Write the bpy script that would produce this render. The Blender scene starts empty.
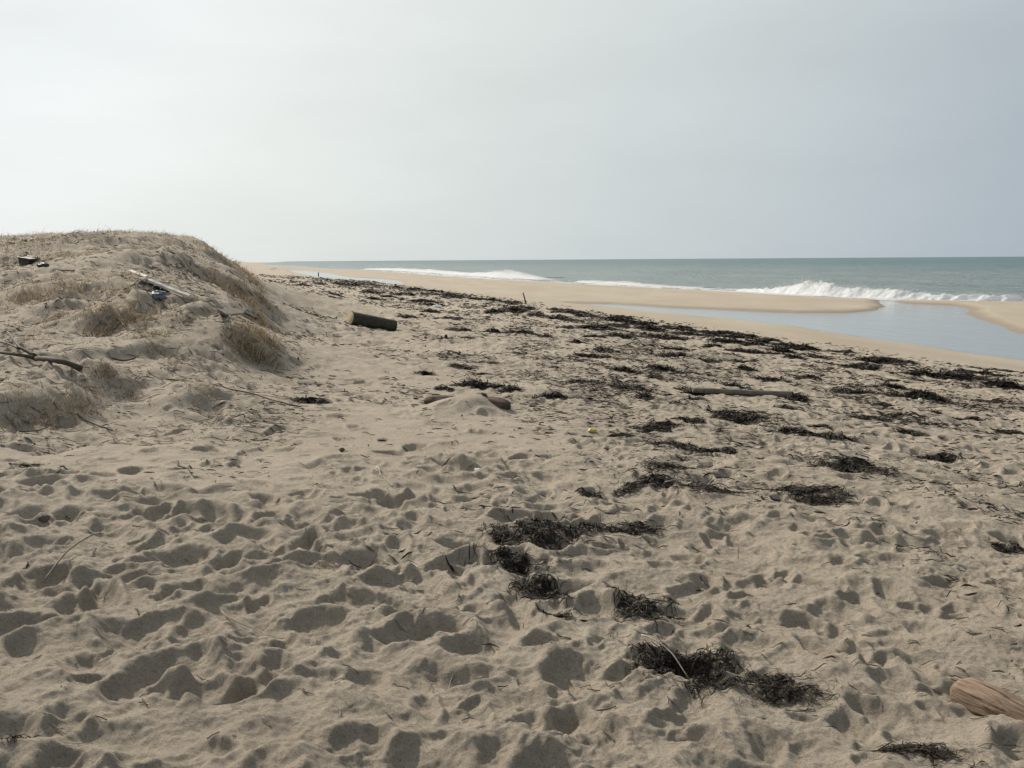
import bpy, math, numpy as np
from mathutils import Vector, Matrix

# ------------------------------------------------------------------ camera, sky, sun, exposure
scene = bpy.context.scene
R = math.radians
F = 1000.0                       # focal length in pixels of a 1024 wide picture
CAM = np.array([0.0, 0.0, 1.6])
PITCH = math.atan(124.5 / F)
ROLL = R(0.37)
SUN_AZ, SUN_EL = R(-38), R(37)   # sun ahead and to the left
GLOW_AZ, GLOW_EL = R(-46), R(31)  # brightest part of the veil of haze
SKY_STRENGTH, SUN_STRENGTH, EXPOSURE = 0.075, 5.0, 0.0

fwd = np.array([0, math.cos(PITCH), -math.sin(PITCH)])
r0 = np.array([1.0, 0, 0]); u0 = np.array([0, math.sin(PITCH), math.cos(PITCH)])
right = r0 * math.cos(ROLL) - u0 * math.sin(ROLL)
up = u0 * math.cos(ROLL) + r0 * math.sin(ROLL)
cd = bpy.data.cameras.new('camera'); cam = bpy.data.objects.new('camera', cd)
scene.collection.objects.link(cam)
cam.matrix_world = Matrix(((right[0], up[0], -fwd[0], CAM[0]), (right[1], up[1], -fwd[1], CAM[1]),
                           (right[2], up[2], -fwd[2], CAM[2]), (0, 0, 0, 1)))
cd.sensor_width = 36; cd.lens = F * 36 / 1024; cd.clip_start = 0.05; cd.clip_end = 100000
scene.camera = cam

world = bpy.data.worlds.new('World'); scene.world = world; world.use_nodes = True
wn, wl = world.node_tree.nodes, world.node_tree.links
wn.clear()
wo = wn.new('ShaderNodeOutputWorld'); bg = wn.new('ShaderNodeBackground')
sky = wn.new('ShaderNodeTexSky'); sky.sky_type = 'NISHITA'; sky.sun_disc = False
sky.sun_elevation = SUN_EL; sky.sun_rotation = SUN_AZ % (2 * math.pi)
sky.air_density = 1.0; sky.dust_density = 1.2; sky.ozone_density = 2.0; sky.altitude = 0
# thin high veil of cloud: the clear sky mixed with pale grey
veil = wn.new('ShaderNodeMix'); veil.data_type = 'RGBA'; veil.inputs['Factor'].default_value = 0.975
# the veil glows towards the sun
tc = wn.new('ShaderNodeTexCoord'); dotn = wn.new('ShaderNodeVectorMath'); dotn.operation = 'DOT_PRODUCT'
wl.new(tc.outputs['Generated'], dotn.inputs[0])
dotn.inputs[1].default_value = (math.sin(GLOW_AZ) * math.cos(GLOW_EL), math.cos(GLOW_AZ) * math.cos(GLOW_EL), math.sin(GLOW_EL))
vr = wn.new('ShaderNodeValToRGB'); el = vr.color_ramp.elements
for pos_, c_ in ((.20, (.120, .138, .158)), (.30, (.133, .151, .167)), (.40, (.157, .174, .184)), (.50, (.177, .194, .199)), (.60, (.203, .216, .216)), (.70, (.225, .239, .232)), (.78, (.256, .267, .260)), (.83, (.274, .285, .282)), (.88, (.272, .283, .284)), (.93, (.25, .26, .262)), (1.0, (.20, .21, .215))):
    e_ = el.new(pos_); e_.color = (*c_, 1)
vr.color_ramp.interpolation = 'B_SPLINE'
el.remove(el[0]); el.remove(el[-1])
wl.new(dotn.outputs['Value'], vr.inputs[0])
sc = wn.new('ShaderNodeVectorMath'); sc.operation = 'SCALE'
mp = wn.new('ShaderNodeMapping'); mp.inputs['Scale'].default_value = (2.2, 2.2, 9); mp.inputs['Rotation'].default_value = (.12, .35, 0)
nz = wn.new('ShaderNodeTexNoise'); nz.inputs['Scale'].default_value = 1.6; nz.inputs['Detail'].default_value = 5; nz.inputs['Roughness'].default_value = .55
mr_ = wn.new('ShaderNodeMapRange'); mr_.inputs[1].default_value = .3; mr_.inputs[2].default_value = .7; mr_.inputs[3].default_value = 41.5; mr_.inputs[4].default_value = 44.5
wl.new(tc.outputs['Generated'], mp.inputs[0]); wl.new(mp.outputs[0], nz.inputs['Vector']); wl.new(nz.outputs['Fac'], mr_.inputs[0]); wl.new(mr_.outputs[0], sc.inputs['Scale'])
wl.new(vr.outputs[0], sc.inputs[0]); wl.new(sc.outputs[0], veil.inputs[7])
wl.new(sky.outputs[0], veil.inputs[6])
wl.new(veil.outputs[2], bg.inputs['Color']); bg.inputs['Strength'].default_value = SKY_STRENGTH
wl.new(bg.outputs[0], wo.inputs['Surface'])

sd_ = bpy.data.lights.new('sun', 'SUN'); sd_.energy = SUN_STRENGTH; sd_.angle = R(0.8); sd_.color = (1.0, 0.91, 0.79)
sun = bpy.data.objects.new('sun', sd_); scene.collection.objects.link(sun)
SUNV = np.array([math.sin(SUN_AZ) * math.cos(SUN_EL), math.cos(SUN_AZ) * math.cos(SUN_EL), math.sin(SUN_EL)])
sun.rotation_euler = Vector(SUNV).to_track_quat('Z', 'Y').to_euler()
sun.location = (-20, 20, 30)
vs = scene.view_settings
vs.view_transform = 'Standard'; vs.look = 'None'; vs.exposure = EXPOSURE; vs.gamma = 1; vs.use_curve_mapping = False

# ------------------------------------------------------------------ helpers
rng = np.random.default_rng(11)
SEA = -2.0
ANG = R(15)                                  # the coast runs 15 degrees left of straight ahead
DT = np.array([math.cos(ANG), math.sin(ANG)])  # towards the sea
DS = np.array([-math.sin(ANG), math.cos(ANG)]) # along the beach

def ray(px, py):
    d = fwd + right * ((px - 512) / F) - up * ((py - 384) / F)
    return d
def at_z(px, py, z=SEA):
    d = ray(px, py); k = (z - CAM[2]) / d[2]
    return CAM + d * k
def at_y(px, py, Y):
    d = ray(px, py); return CAM + d * (Y / d[1])

_perm = np.random.default_rng(5).permutation(256)
_perm = np.concatenate([_perm, _perm, _perm])
_ga = np.random.default_rng(6).uniform(0, 2 * math.pi, 256)
_gx, _gy = np.cos(_ga), np.sin(_ga)
def perlin(x, y, seed=0):
    x = np.asarray(x, float) + seed * 17.31; y = np.asarray(y, float) + seed * 9.77
    xi = np.floor(x).astype(np.int64); yi = np.floor(y).astype(np.int64)
    xf = x - xi; yf = y - yi; xi &= 255; yi &= 255
    u = xf * xf * xf * (xf * (xf * 6 - 15) + 10); v = yf * yf * yf * (yf * (yf * 6 - 15) + 10)
    def g(ix, iy, dx, dy):
        h = _perm[_perm[ix] + iy]
        return _gx[h] * dx + _gy[h] * dy
    a = g(xi, yi, xf, yf); b = g(xi + 1, yi, xf - 1, yf)
    c = g(xi, yi + 1, xf, yf - 1); d = g(xi + 1, yi + 1, xf - 1, yf - 1)
    return (a + u * (b - a)) * (1 - v) + (c + u * (d - c)) * v
def fbm(x, y, octv=4, seed=0, gain=0.5):
    s = 0; a = 1
    for o in range(octv):
        s = s + a * perlin(x * 2 ** o, y * 2 ** o, seed + o * 3); a *= gain
    return s
def sst(a, b, x):
    t = np.clip((x - a) / (b - a), 0, 1); return t * t * (3 - 2 * t)

def mesh_obj(name, V, faces, mat, parent=None, smooth=True, attrs=None, loc=None):
    """V (n,3); faces = list of index arrays with one column per corner"""
    V = np.asarray(V, np.float32)
    if loc is not None: V = V - np.asarray(loc, np.float32)
    me = bpy.data.meshes.new(name)
    if not isinstance(faces, (list, tuple)): faces = [faces]
    faces = [np.asarray(f, np.int32) for f in faces if len(f)]
    loops = np.concatenate([f.ravel() for f in faces])
    tot = np.concatenate([np.full(len(f), f.shape[1], np.int32) for f in faces])
    start = np.concatenate([[0], np.cumsum(tot)[:-1]]).astype(np.int32)
    me.vertices.add(len(V)); me.vertices.foreach_set('co', V.ravel())
    me.loops.add(len(loops)); me.loops.foreach_set('vertex_index', loops)
    me.polygons.add(len(tot)); me.polygons.foreach_set('loop_start', start)
    me.polygons.foreach_set('loop_total', tot)
    me.polygons.foreach_set('use_smooth', np.full(len(tot), smooth, bool))
    for k, a in (attrs or {}).items():
        at = me.attributes.new(k, 'FLOAT', 'POINT'); at.data.foreach_set('value', np.asarray(a, np.float32))
    me.update(calc_edges=True); me.validate()
    me.materials.append(mat)
    o = bpy.data.objects.new(name, me); scene.collection.objects.link(o)
    if loc is not None: o.location = tuple(float(c) for c in loc)
    if parent is not None:
        o.parent = parent
    return o
def tag(o, label=None, cat=None, group=None, kind=None):
    if label: o['label'] = label
    if cat: o['category'] = cat
    if group: o['group'] = group
    if kind: o['kind'] = kind
    return o
def empty(name, loc, label, cat, group=None):
    o = bpy.data.objects.new(name, None); scene.collection.objects.link(o)
    o.location = tuple(float(c) for c in loc); o.empty_display_size = 0.1
    return tag(o, label, cat, group)

class Geo:
    """collects ribbons, tubes and grids for one mesh"""
    def __init__(s): s.V = []; s.Q = []; s.T = []; s.A = []; s.n = 0
    def add(s, V, Q=None, T=None, tint=0.5):
        V = np.asarray(V, float).reshape(-1, 3)
        if Q is not None and len(Q): s.Q.append(np.asarray(Q) + s.n)
        if T is not None and len(T): s.T.append(np.asarray(T) + s.n)
        s.V.append(V); s.A.append(np.broadcast_to(np.asarray(tint, float), (len(V),)).copy()); s.n += len(V)
    def ribbons(s, P, W, side, tint):
        N, K, _ = P.shape
        a = P - side * W[..., None] * 0.5; b = P + side * W[..., None] * 0.5
        V = np.stack([a, b], 2).reshape(-1, 3)
        base = (np.arange(N) * K * 2)[:, None] + (np.arange(K - 1) * 2)[None, :]
        base = base.reshape(-1)
        s.add(V, np.stack([base, base + 1, base + 3, base + 2], 1), tint=np.repeat(tint, K * 2))
    def tube(s, P, rad, sides=6, tint=0.5, rough=0.0, caps=True, seed=0, squash=1.0):
        P = np.asarray(P, float); K = len(P); rad = np.broadcast_to(np.asarray(rad, float), (K,))
        tg = np.gradient(P, axis=0); tg /= np.linalg.norm(tg, axis=1)[:, None] + 1e-9
        ref = np.array([0, 0, 1.0]) if abs(tg[0, 2]) < 0.9 else np.array([1.0, 0, 0])
        e1 = np.cross(tg, ref); e1 /= np.linalg.norm(e1, axis=1)[:, None] + 1e-9
        e2 = np.cross(e1, tg)
        th = np.linspace(0, 2 * math.pi, sides, endpoint=False)
        rr = rad[:, None] * np.ones((1, sides))
        if rough:
            L = np.concatenate([[0], np.cumsum(np.linalg.norm(np.diff(P, axis=0), axis=1))])
            rm = rad.max()
            rr = rr * (1 + rough * fbm(L[:, None] / (rm * 6) + seed + 0 * th[None, :], np.cos(th)[None, :] * 1.7 + 0 * L[:, None] + 5 * seed, 3, seed)
                       + rough * fbm(L[:, None] / (rm * 4) + 0 * th[None, :], np.sin(th)[None, :] * 1.7 + 3 + 0 * L[:, None], 3, seed + 4)
                       + rough * .5 * perlin(L[:, None] / (rm * 14) + 0 * th[None, :], np.cos(th + .7)[None, :] * 5 + np.sin(th)[None, :] * 4 + 0 * L[:, None], seed + 9))
        V = P[:, None, :] + e1[:, None, :] * (np.cos(th)[None, :] * rr)[..., None] + e2[:, None, :] * (np.sin(th)[None, :] * rr * squash)[..., None]
        V = V.reshape(-1, 3)
        i = np.arange(K - 1)[:, None] * sides; j = np.arange(sides)[None, :]; j2 = (j + 1) % sides
        Q = np.stack([i + j, i + j2, i + sides + j2, i + sides + j], -1).reshape(-1, 4)
        T = []
        if caps:
            V = np.concatenate([V, P[:1], P[-1:]])
            c0, c1 = K * sides, K * sides + 1
            jj = np.arange(sides); jn = (jj + 1) % sides; l = (K - 1) * sides
            T = np.concatenate([np.stack([np.full(sides, c0), jn, jj], 1), np.stack([np.full(sides, c1), l + jj, l + jn], 1)])
        s.add(V, Q, T, tint)
    def build(s, name, mat, parent=None, loc=None, smooth=True):
        V = np.concatenate(s.V); A = np.concatenate(s.A)
        fs = []
        if s.Q: fs.append(np.concatenate(s.Q))
        if s.T: fs.append(np.concatenate(s.T))
        return mesh_obj(name, V, fs, mat, parent, smooth, {'tint': A}, loc)

# ------------------------------------------------------------------ materials
def new_mat(name):
    m = bpy.data.materials.new(name); m.use_nodes = True
    nt = m.node_tree; b = nt.nodes['Principled BSDF']
    return m, nt, b
def node(nt, typ, **kw):
    n = nt.nodes.new(typ)
    for k, v in kw.items(): setattr(n, k, v)
    return n
def ramp(nt, src, stops, interp='LINEAR'):
    r = node(nt, 'ShaderNodeValToRGB'); r.color_ramp.interpolation = interp
    e = r.color_ramp.elements
    while len(e) < len(stops): e.new(0.5)
    for el, (p, c) in zip(e, stops):
        el.position = p; el.color = (*c, 1) if len(c) == 3 else c
    nt.links.new(src, r.inputs[0]); return r.outputs[0]
def mixc(nt, fac, a, b, mode='MIX'):
    m = node(nt, 'ShaderNodeMix', data_type='RGBA', blend_type=mode)
    for s, i in ((fac, 0), (a, 6), (b, 7)):
        if isinstance(s, (int, float)): m.inputs[i].default_value = s
        elif isinstance(s, tuple): m.inputs[i].default_value = (*s, 1)
        else: nt.links.new(s, m.inputs[i])
    return m.outputs[2]
def noise(nt, vec, scale, detail=4, rough=0.55, dist=0.0):
    n = node(nt, 'ShaderNodeTexNoise'); n.inputs['Scale'].default_value = scale
    n.inputs['Detail'].default_value = detail; n.inputs['Roughness'].default_value = rough
    n.inputs['Distortion'].default_value = dist
    if vec is not None: nt.links.new(vec, n.inputs['Vector'])
    return n.outputs['Fac']
def mapping(nt, vec, scale=(1, 1, 1), rot=(0, 0, 0)):
    m = node(nt, 'ShaderNodeMapping'); m.inputs['Scale'].default_value = scale; m.inputs['Rotation'].default_value = rot
    nt.links.new(vec, m.inputs['Vector']); return m.outputs[0]
def attr(nt, name):
    a = node(nt, 'ShaderNodeAttribute'); a.attribute_name = name; return a.outputs['Fac']
def bump(nt, b, h, strength, dist):
    n = node(nt, 'ShaderNodeBump'); n.inputs['Strength'].default_value = strength; n.inputs['Distance'].default_value = dist
    nt.links.new(h, n.inputs['Height']); nt.links.new(n.outputs[0], b.inputs['Normal']); return n

def sand_material():
    m, nt, b = new_mat('sand')
    pos = node(nt, 'ShaderNodeNewGeometry').outputs['Position']
    big = noise(nt, pos, 0.35, 4); mid = noise(nt, pos, 3.5, 5); grain = noise(nt, pos, 160, 3, 0.7)
    dry = ramp(nt, big, [(0.3, (0.362, 0.309, 0.241)), (0.7, (0.420, 0.365, 0.291))])
    dry = mixc(nt, ramp(nt, mid, [(0.42, (0, 0, 0)), (0.7, (0.5, 0.5, 0.5))]), dry, (0.305, 0.257, 0.200))
    wetc = ramp(nt, noise(nt, mapping(nt, pos, (.3, .08, 1)), 1.0, 4), [(0.3, (0.335, 0.284, 0.216)), (0.7, (0.395, 0.345, 0.274))])
    col = mixc(nt, attr(nt, 'wet'), dry, wetc)
    soak = attr(nt, 'soak')
    col = mixc(nt, soak, col, (0.17, 0.125, 0.085))
    col = mixc(nt, ramp(nt, grain, [(0.33, (0.75, .75, .75)), (0.46, (0, 0, 0))]), col, (0.16, 0.125, 0.09))
    col = mixc(nt, ramp(nt, grain, [(0.6, (0, 0, 0)), (0.72, (0.6, .6, .6))]), col, (0.55, 0.49, 0.40))
    col = mixc(nt, ramp(nt, noise(nt, pos, 48, 5, .8), [(.36, (.55, .55, .55)), (.50, (0, 0, 0))]), col, (.20, .16, .12))
    nt.links.new(col, b.inputs['Base Color'])
    b.inputs['Specular IOR Level'].default_value = 0.15
    rr = node(nt, 'ShaderNodeMapRange'); nt.links.new(soak, rr.inputs[0]); rr.inputs[3].default_value = 0.95; rr.inputs[4].default_value = 0.35
    nt.links.new(rr.outputs[0], b.inputs['Roughness'])
    bp = bump(nt, b, noise(nt, pos, 95, 6, 0.85), 1.0, 0.013)
    b2 = node(nt, 'ShaderNodeBump'); b2.inputs['Strength'].default_value = .9; b2.inputs['Distance'].default_value = .024
    nt.links.new(noise(nt, pos, 24, 4, .7), b2.inputs['Height']); nt.links.new(b2.outputs[0], bp.inputs['Normal'])
    return m
def tint_material(name, stops, rough=0.8, spec=0.25, transl=False):
    m, nt, b = new_mat(name)
    pos = node(nt, 'ShaderNodeNewGeometry').outputs['Position']
    c = ramp(nt, attr(nt, 'tint'), stops)
    c = mixc(nt, ramp(nt, noise(nt, pos, 22, 3), [(0.4, (0, 0, 0)), (0.65, (.5, .5, .5))]), c, stops[0][1])
    nt.links.new(c, b.inputs['Base Color']); b.inputs['Roughness'].default_value = rough
    b.inputs['Specular IOR Level'].default_value = spec
    if transl:
        tr = node(nt, 'ShaderNodeBsdfTranslucent'); nt.links.new(c, tr.inputs[0]); mx = node(nt, 'ShaderNodeMixShader'); mx.inputs[0].default_value = .42
        nt.links.new(b.outputs[0], mx.inputs[1]); nt.links.new(tr.outputs[0], mx.inputs[2])
        nt.links.new(mx.outputs[0], nt.nodes['Material Output'].inputs['Surface'])
    return m
def wood_material(name, dark, light, bs=0.6, scale=6, spec=.2):
    m, nt, b = new_mat(name)
    pos = node(nt, 'ShaderNodeTexCoord').outputs['Object']
    n1 = noise(nt, mapping(nt, pos, (1.2, 14, 14)), scale, 6, 0.65, 0.4); n2 = noise(nt, pos, 5, 4)
    c = ramp(nt, n1, [(0.3, dark), (0.62, light)])
    c = mixc(nt, ramp(nt, n2, [(0.45, (0, 0, 0)), (0.75, (.55, .55, .55))]), c, tuple(x * 0.55 for x in dark))
    nt.links.new(c, b.inputs['Base Color']); b.inputs['Roughness'].default_value = 0.85
    b.inputs['Specular IOR Level'].default_value = spec
    cr = noise(nt, mapping(nt, pos, (1.0, 22, 22)), 3.2, 3, .5, .3)
    c2 = mixc(nt, ramp(nt, cr, [(.34, (.8, .8, .8)), (.41, (0, 0, 0))]), c, tuple(x * .2 for x in dark))
    nt.links.new(c2, b.inputs['Base Color'])
    bump(nt, b, n1, bs, 0.012)
    return m
def plain_material(name, col, rough=0.6, var=0.35, scale=30):
    m, nt, b = new_mat(name)
    pos = node(nt, 'ShaderNodeTexCoord').outputs['Object']
    n = noise(nt, pos, scale, 5, .6)
    c = mixc(nt, ramp(nt, n, [(.4, (0, 0, 0)), (.7, (var, var, var))]), col, (0.27, 0.23, 0.17))
    nt.links.new(c, b.inputs['Base Color']); b.inputs['Roughness'].default_value = rough
    bump(nt, b, n, .3, .004)
    return m
M_SAND = sand_material()
M_WEED = tint_material('seaweed', [(0.0, (0.012, 0.010, 0.008)), (0.6, (0.030, 0.023, 0.016)), (1.0, (0.095, 0.066, 0.036))], 0.7, 0.2)
M_GRASS = tint_material('dry_grass', [(0.0, (0.14, 0.105, 0.066)), (0.5, (0.30, 0.225, 0.135)), (1.0, (0.50, 0.41, 0.27))], 0.8, transl=True)
M_COVER = tint_material('dune_grass', [(0.0, (0.14, 0.118, 0.085)), (0.5, (0.24, 0.20, 0.14)), (1.0, (0.38, 0.32, 0.23))], 0.85, transl=True)
M_TWIG = tint_material('twig', [(0.0, (0.03, 0.024, 0.019)), (0.5, (0.12, 0.095, 0.07)), (1.0, (0.40, 0.34, 0.26))], 0.8)
M_LOG = wood_material('bare_driftwood', (0.12, 0.080, 0.055), (0.30, 0.217, 0.150), 1.0)
M_GREEN = wood_material('green_bark', (0.024, 0.025, 0.017), (0.085, 0.080, 0.056), 1.0)
M_CUT = wood_material('cut_wood', (0.36, 0.29, 0.19), (0.52, 0.43, 0.30), 0.2, 3)
M_BROWN = wood_material('wet_brown_wood', (0.045, 0.032, 0.024), (0.13, 0.095, 0.07), 1.0)
M_GREY = wood_material('grey_weathered_wood', (0.10, 0.085, 0.065), (0.22, 0.19, 0.15), .7)
M_WHITE = wood_material('bleached_wood', (0.50, 0.45, 0.39), (0.74, 0.70, 0.64), .4)
M_BLACK = plain_material('black_plastic', (0.012, 0.012, 0.013), .55, .12)
M_BLUE = plain_material('blue_plastic', (0.09, 0.135, 0.17), .6, .6)
M_YELLOW = plain_material('yellow_plastic', (0.42, 0.36, 0.05), .45, .3)
M_LITTER = plain_material('white_plastic', (0.75, 0.73, 0.70), .5, .2)
M_STONE = plain_material('dark_stone', (0.06, 0.055, 0.05), .85, .3)

# ------------------------------------------------------------------ the shape of the ground
PROF_T = np.array([-400, -2, 0, 4, 8, 12, 15.5, 18, 27, 60])
PROF_Z = np.array([0.1, 0.05, 0.0, -0.10, -0.38, -0.70, -0.98, -1.16, -1.95, -1.9])
def st(x, y):
    s = x * DS[0] + y * DS[1]
    return s, x * DT[0] + y * DT[1] + .03 * np.clip(s - 60, 0, 200) * (1 - sst(280, 450, s))
def prof(x, y):
    s, t = st(x, y)
    z = np.interp(t, PROF_T, PROF_Z)
    wob = 0.8 * perlin(s / 22, t / 30, 3)
    far = 1.75 * sst(0.3 + wob, -5.5 + wob, t) * sst(28, 46, s)
    z = z + far * (1 + 0.25 * perlin(s / 18, t / 9, 7))
    return z
# the dune and its foot: measured spots (picture x, y, distance)
DUNE = [(0, 244, 26), (50, 248, 25), (80, 246, 24), (105, 244, 24), (135, 244, 24.3), (170, 247, 25.3), (200, 252, 27), (225, 260, 30), (244, 268, 33),
        (0, 252, 23), (60, 257, 22), (120, 257, 22), (190, 262, 24), (225, 271, 26), (275, 302, 33), (284, 330, 22), (268, 285, 40),
        (0, 265, 21.5), (60, 264, 20.8), (100, 262, 20.5), (150, 263, 20.8), (190, 268, 21.5), (222, 275, 24), (250, 285, 27), (266, 300, 27),
        (0, 282, 19.4), (100, 282, 18.8), (200, 285, 19.8),
        (0, 300, 17), (100, 300, 17), (170, 300, 17.5), (220, 300, 19), (255, 312, 21), (266, 330, 18.5),
        (0, 325, 15), (100, 325, 15), (180, 325, 15.2), (235, 325, 16),
        (0, 350, 13), (100, 350, 13), (200, 350, 13.3), (240, 347, 14.2), (275, 372, 13.5),
        (0, 400, 10.5), (100, 400, 10.8), (200, 390, 11), (270, 392, 12),
        (0, 445, 9.0), (130, 432, 9.8), (220, 422, 9.9), (320, 388, 12.6), (300, 345, 19), (290, 312, 31),
        (350, 324, 24.0), (395, 332, 24.7), (330, 322, 24.2), (-150, 240, 26), (-150, 300, 16.5), (-150, 360, 12.5), (-150, 440, 9.2), (-350, 330, 14.5), (-350, 440, 9.2)]
cp = []
for px, py, Y in DUNE:
    p = at_y(px, py, Y); cp.append((p[0], p[1], p[2] - float(prof(p[0], p[1]))))
for px, Y, z in ((0, 34, 2.2), (80, 32, 2.25), (150, 34, 2.1), (-150, 34, 2.3), (215, 38, 1.35), (120, 42, 1.95), (0, 46, 2.0), (235, 46, .9)):
    p = at_y(px, 260, Y); cp.append((p[0], p[1], z - float(prof(p[0], p[1]))))
for x, y in [(a, b) for a in (-9, -6, -3, 0, 3, 6, 9) for b in (1.0, 4.0, 6.8)] + \
            [(x0, y0) for y0 in (10, 14, 18, 22, 28, 36, 46, 60) for x0 in (1, 5, 11, 18)] + \
            [(-1.2, 10.5), (-1.0, 14), (-1.2, 18), (-1.0, 22), (-3, 30), (-5, 36), (-7.5, 46), (-12, 60), (-20, 60), (-30, 60), (-30, 30), (-30, 10), (-6, 40), (-9.5, 52)] :
    cp.append((x, y, 0.0))
cp = np.array(cp); CX, CY = cp[:, 0], cp[:, 1]
def _k(r2): return np.where(r2 > 1e-9, 0.5 * r2 * np.log(np.maximum(r2, 1e-9)), 0.0)
n_ = len(cp)
A_ = np.zeros((n_ + 3, n_ + 3))
A_[:n_, :n_] = _k((CX[:, None] - CX) ** 2 + (CY[:, None] - CY) ** 2) + np.eye(n_) * 0.25
A_[:n_, n_] = 1; A_[:n_, n_ + 1] = CX; A_[:n_, n_ + 2] = CY; A_[n_:, :n_] = A_[:n_, n_:].T
W_ = np.linalg.solve(A_, np.concatenate([cp[:, 2], [0, 0, 0]]))
def rbf(x, y):
    out = np.zeros_like(x)
    msk = (x > -34) & (x < 20) & (y > -1) & (y < 66)
    xs, ys = x[msk], y[msk]
    o = W_[n_] + W_[n_ + 1] * xs + W_[n_ + 2] * ys
    for i in range(n_):
        o += W_[i] * _k((xs - CX[i]) ** 2 + (ys - CY[i]) ** 2)
    o *= sst(-34, -27, xs) * sst(20, 14, xs) * sst(-1, 1, ys) * sst(66, 54, ys)
    out[msk] = o
    return out
# outlines of the water, unprojected on the water level
LAG = [(1024, 361), (960, 351.5), (900, 343), (850, 335.5), (800, 328), (740, 320.5), (690, 315.6), (640, 310.4), (608, 307.3), (570, 303.4),
       (610, 303.6), (664, 307.3), (723, 309.8), (797, 312.6), (850, 312.4), (876, 310), (887, 306.8), (878, 303.5), (880, 300), (893, 300), (899, 303), (947, 305.2),
       (973, 309.7), (967, 313), (979, 318.5), (999, 325), (1011, 331), (1024, 334), (1150, 356), (1350, 384), (1400, 400), (1250, 394), (1150, 379)]
POOL = [(286, 270.3), (304, 270.6), (330, 273.4), (349, 277.0), (377, 278.6), (400, 280.4), (406, 285.6), (365, 284.4), (338, 280.6), (322, 277.8), (297, 273.2)]
SEAP = [(1500, 303.5), (1200, 305), (1024, 303), (960, 302.3), (900, 301), (870, 300), (800, 297), (760, 294.5), (700, 291), (640, 288), (600, 286), (560, 283.3), (500, 280.3),
        (450, 277), (430, 275.3), (400, 272.8), (373, 270.8), (340, 269.3), (312, 268), (285, 266.2), (265, 264.9), (254, 263.9)]
lag = np.array([at_z(*p)[:2] for p in LAG]); pool = np.array([at_z(*p)[:2] for p in POOL])
shore = np.array([at_z(*p)[:2] for p in SEAP])
seap = np.concatenate([shore, [[-2000, 9000], [40000, 9000], [40000, 60]]])
def sdist(x, y, poly):
    """signed distance, negative inside"""
    d = np.full(x.shape, 1e9); ins = np.zeros(x.shape, bool)
    for i in range(len(poly)):
        a = poly[i]; b = poly[(i + 1) % len(poly)]
        ab = b - a; L = ab @ ab
        h = np.clip(((x - a[0]) * ab[0] + (y - a[1]) * ab[1]) / L, 0, 1)
        d = np.minimum(d, (x - a[0] - h * ab[0]) ** 2 + (y - a[1] - h * ab[1]) ** 2)
        c = ((a[1] > y) != (b[1] > y))
        dy = ab[1] if abs(ab[1]) > 1e-12 else 1e-12
        ins ^= c & (x < ab[0] * (y - a[1]) / dy + a[0])
    d = np.sqrt(d); return np.where(ins, -d, d)
def water_sd(x, y):
    s, t = st(x, y)
    out = np.full(x.shape, 50.0); m = t > 14
    if m.any():
        xs, ys = x[m], y[m]
        d = np.minimum(np.minimum(sdist(xs, ys, lag), sdist(xs, ys, pool)), sdist(xs, ys, seap))
        d = d + 0.35 * perlin(xs / 2.2, ys / 5, 21) + .35 * perlin(xs / 6, ys / 14, 22)
        out[m] = d
    return out

# hummocks of blown sand: steep on the lee (right, near) side   (px, py, length, width, height)
SHD = np.array([-SUNV[0], -SUNV[1]]); SHD /= np.linalg.norm(SHD)
WIND = np.array([0.80, -0.60])
HUM = [(40, 410, 1.5, 0.8, 0.19), (5, 418, 1.0, .5, .10), (88, 388, 1.0, .5, .12), (120, 392, .7, .35, .12), (232, 348, 1.7, .85, .28), (262, 360, .9, .5, .14), (205, 335, 1.2, .5, .18),
       (110, 330, 1.3, .8, .26), (150, 322, 1.1, .5, .22), (60, 322, 1.0, .6, .20), (95, 360, .8, .5, .14), (245, 298, 1.6, .8, .30), (256, 320, 1.2, .6, .20), (190, 305, 1.2, .8, .15),
       (30, 300, 1.0, .8, .16), (85, 296, 1.2, .8, .18), (140, 296, 1.0, .8, .12), (185, 268, 1.5, 1.0, .22), (120, 262, 1.6, 1.2, .12), (205, 252, 1.6, .8, .15), (160, 242, 1.5, .9, .14),
       (60, 248, 2., 1.0, .16), (20, 280, 1.0, .7, .14), (200, 397, .7, .35, .12), (150, 352, .8, .4, .12), (30, 372, .8, .5, .14), (220, 262, 1.2, .7, .2), (110, 245, 1.8, .9, .18),
       (235, 282, 1.3, .7, .2)]
hum = []
def base0(x, y):
    x = np.atleast_1d(np.asarray(x, float)); y = np.atleast_1d(np.asarray(y, float))
    z = prof(x, y) + rbf(x, y)
    d = water_sd(x, y)
    zb = np.maximum(z, SEA + 0.17 + 0.07 * perlin(x / 9, y / 20, 31))
    ze = SEA + np.where(d > 0, 0.105 * d + 0.05 * (1 - np.exp(-np.maximum(d, 0) / .25)), np.maximum(0.07 * d, -1.2))
    return np.where(d < 49, np.minimum(zb, ze), z), d
def humz(x, y):
    z = np.zeros_like(x)
    for (hx, hy, L, Wd, H, sk) in hum:
        m = (abs(x - hx) < 2.6 * L + .1) & (abs(y - hy) < 2.6 * L + .1)
        if not m.any(): continue
        dx, dy = x[m] - hx, y[m] - hy
        u = dx * WIND[0] + dy * WIND[1]; v = -dx * WIND[1] + dy * WIND[0]
        v = v + 0.25 * Wd * perlin(u / L * 1.6 + hx, v / Wd + hy, 3)
        u = u + 0.18 * L * perlin(u / L + hy, v / Wd * 1.8 + hx, 5)
        z[m] += H * np.exp(-(v / Wd) ** 2) * np.where(u < 0, np.exp(-(u / L) ** 2), np.exp(-np.abs(u / (sk * L)) ** 2.2))
    return z
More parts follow.
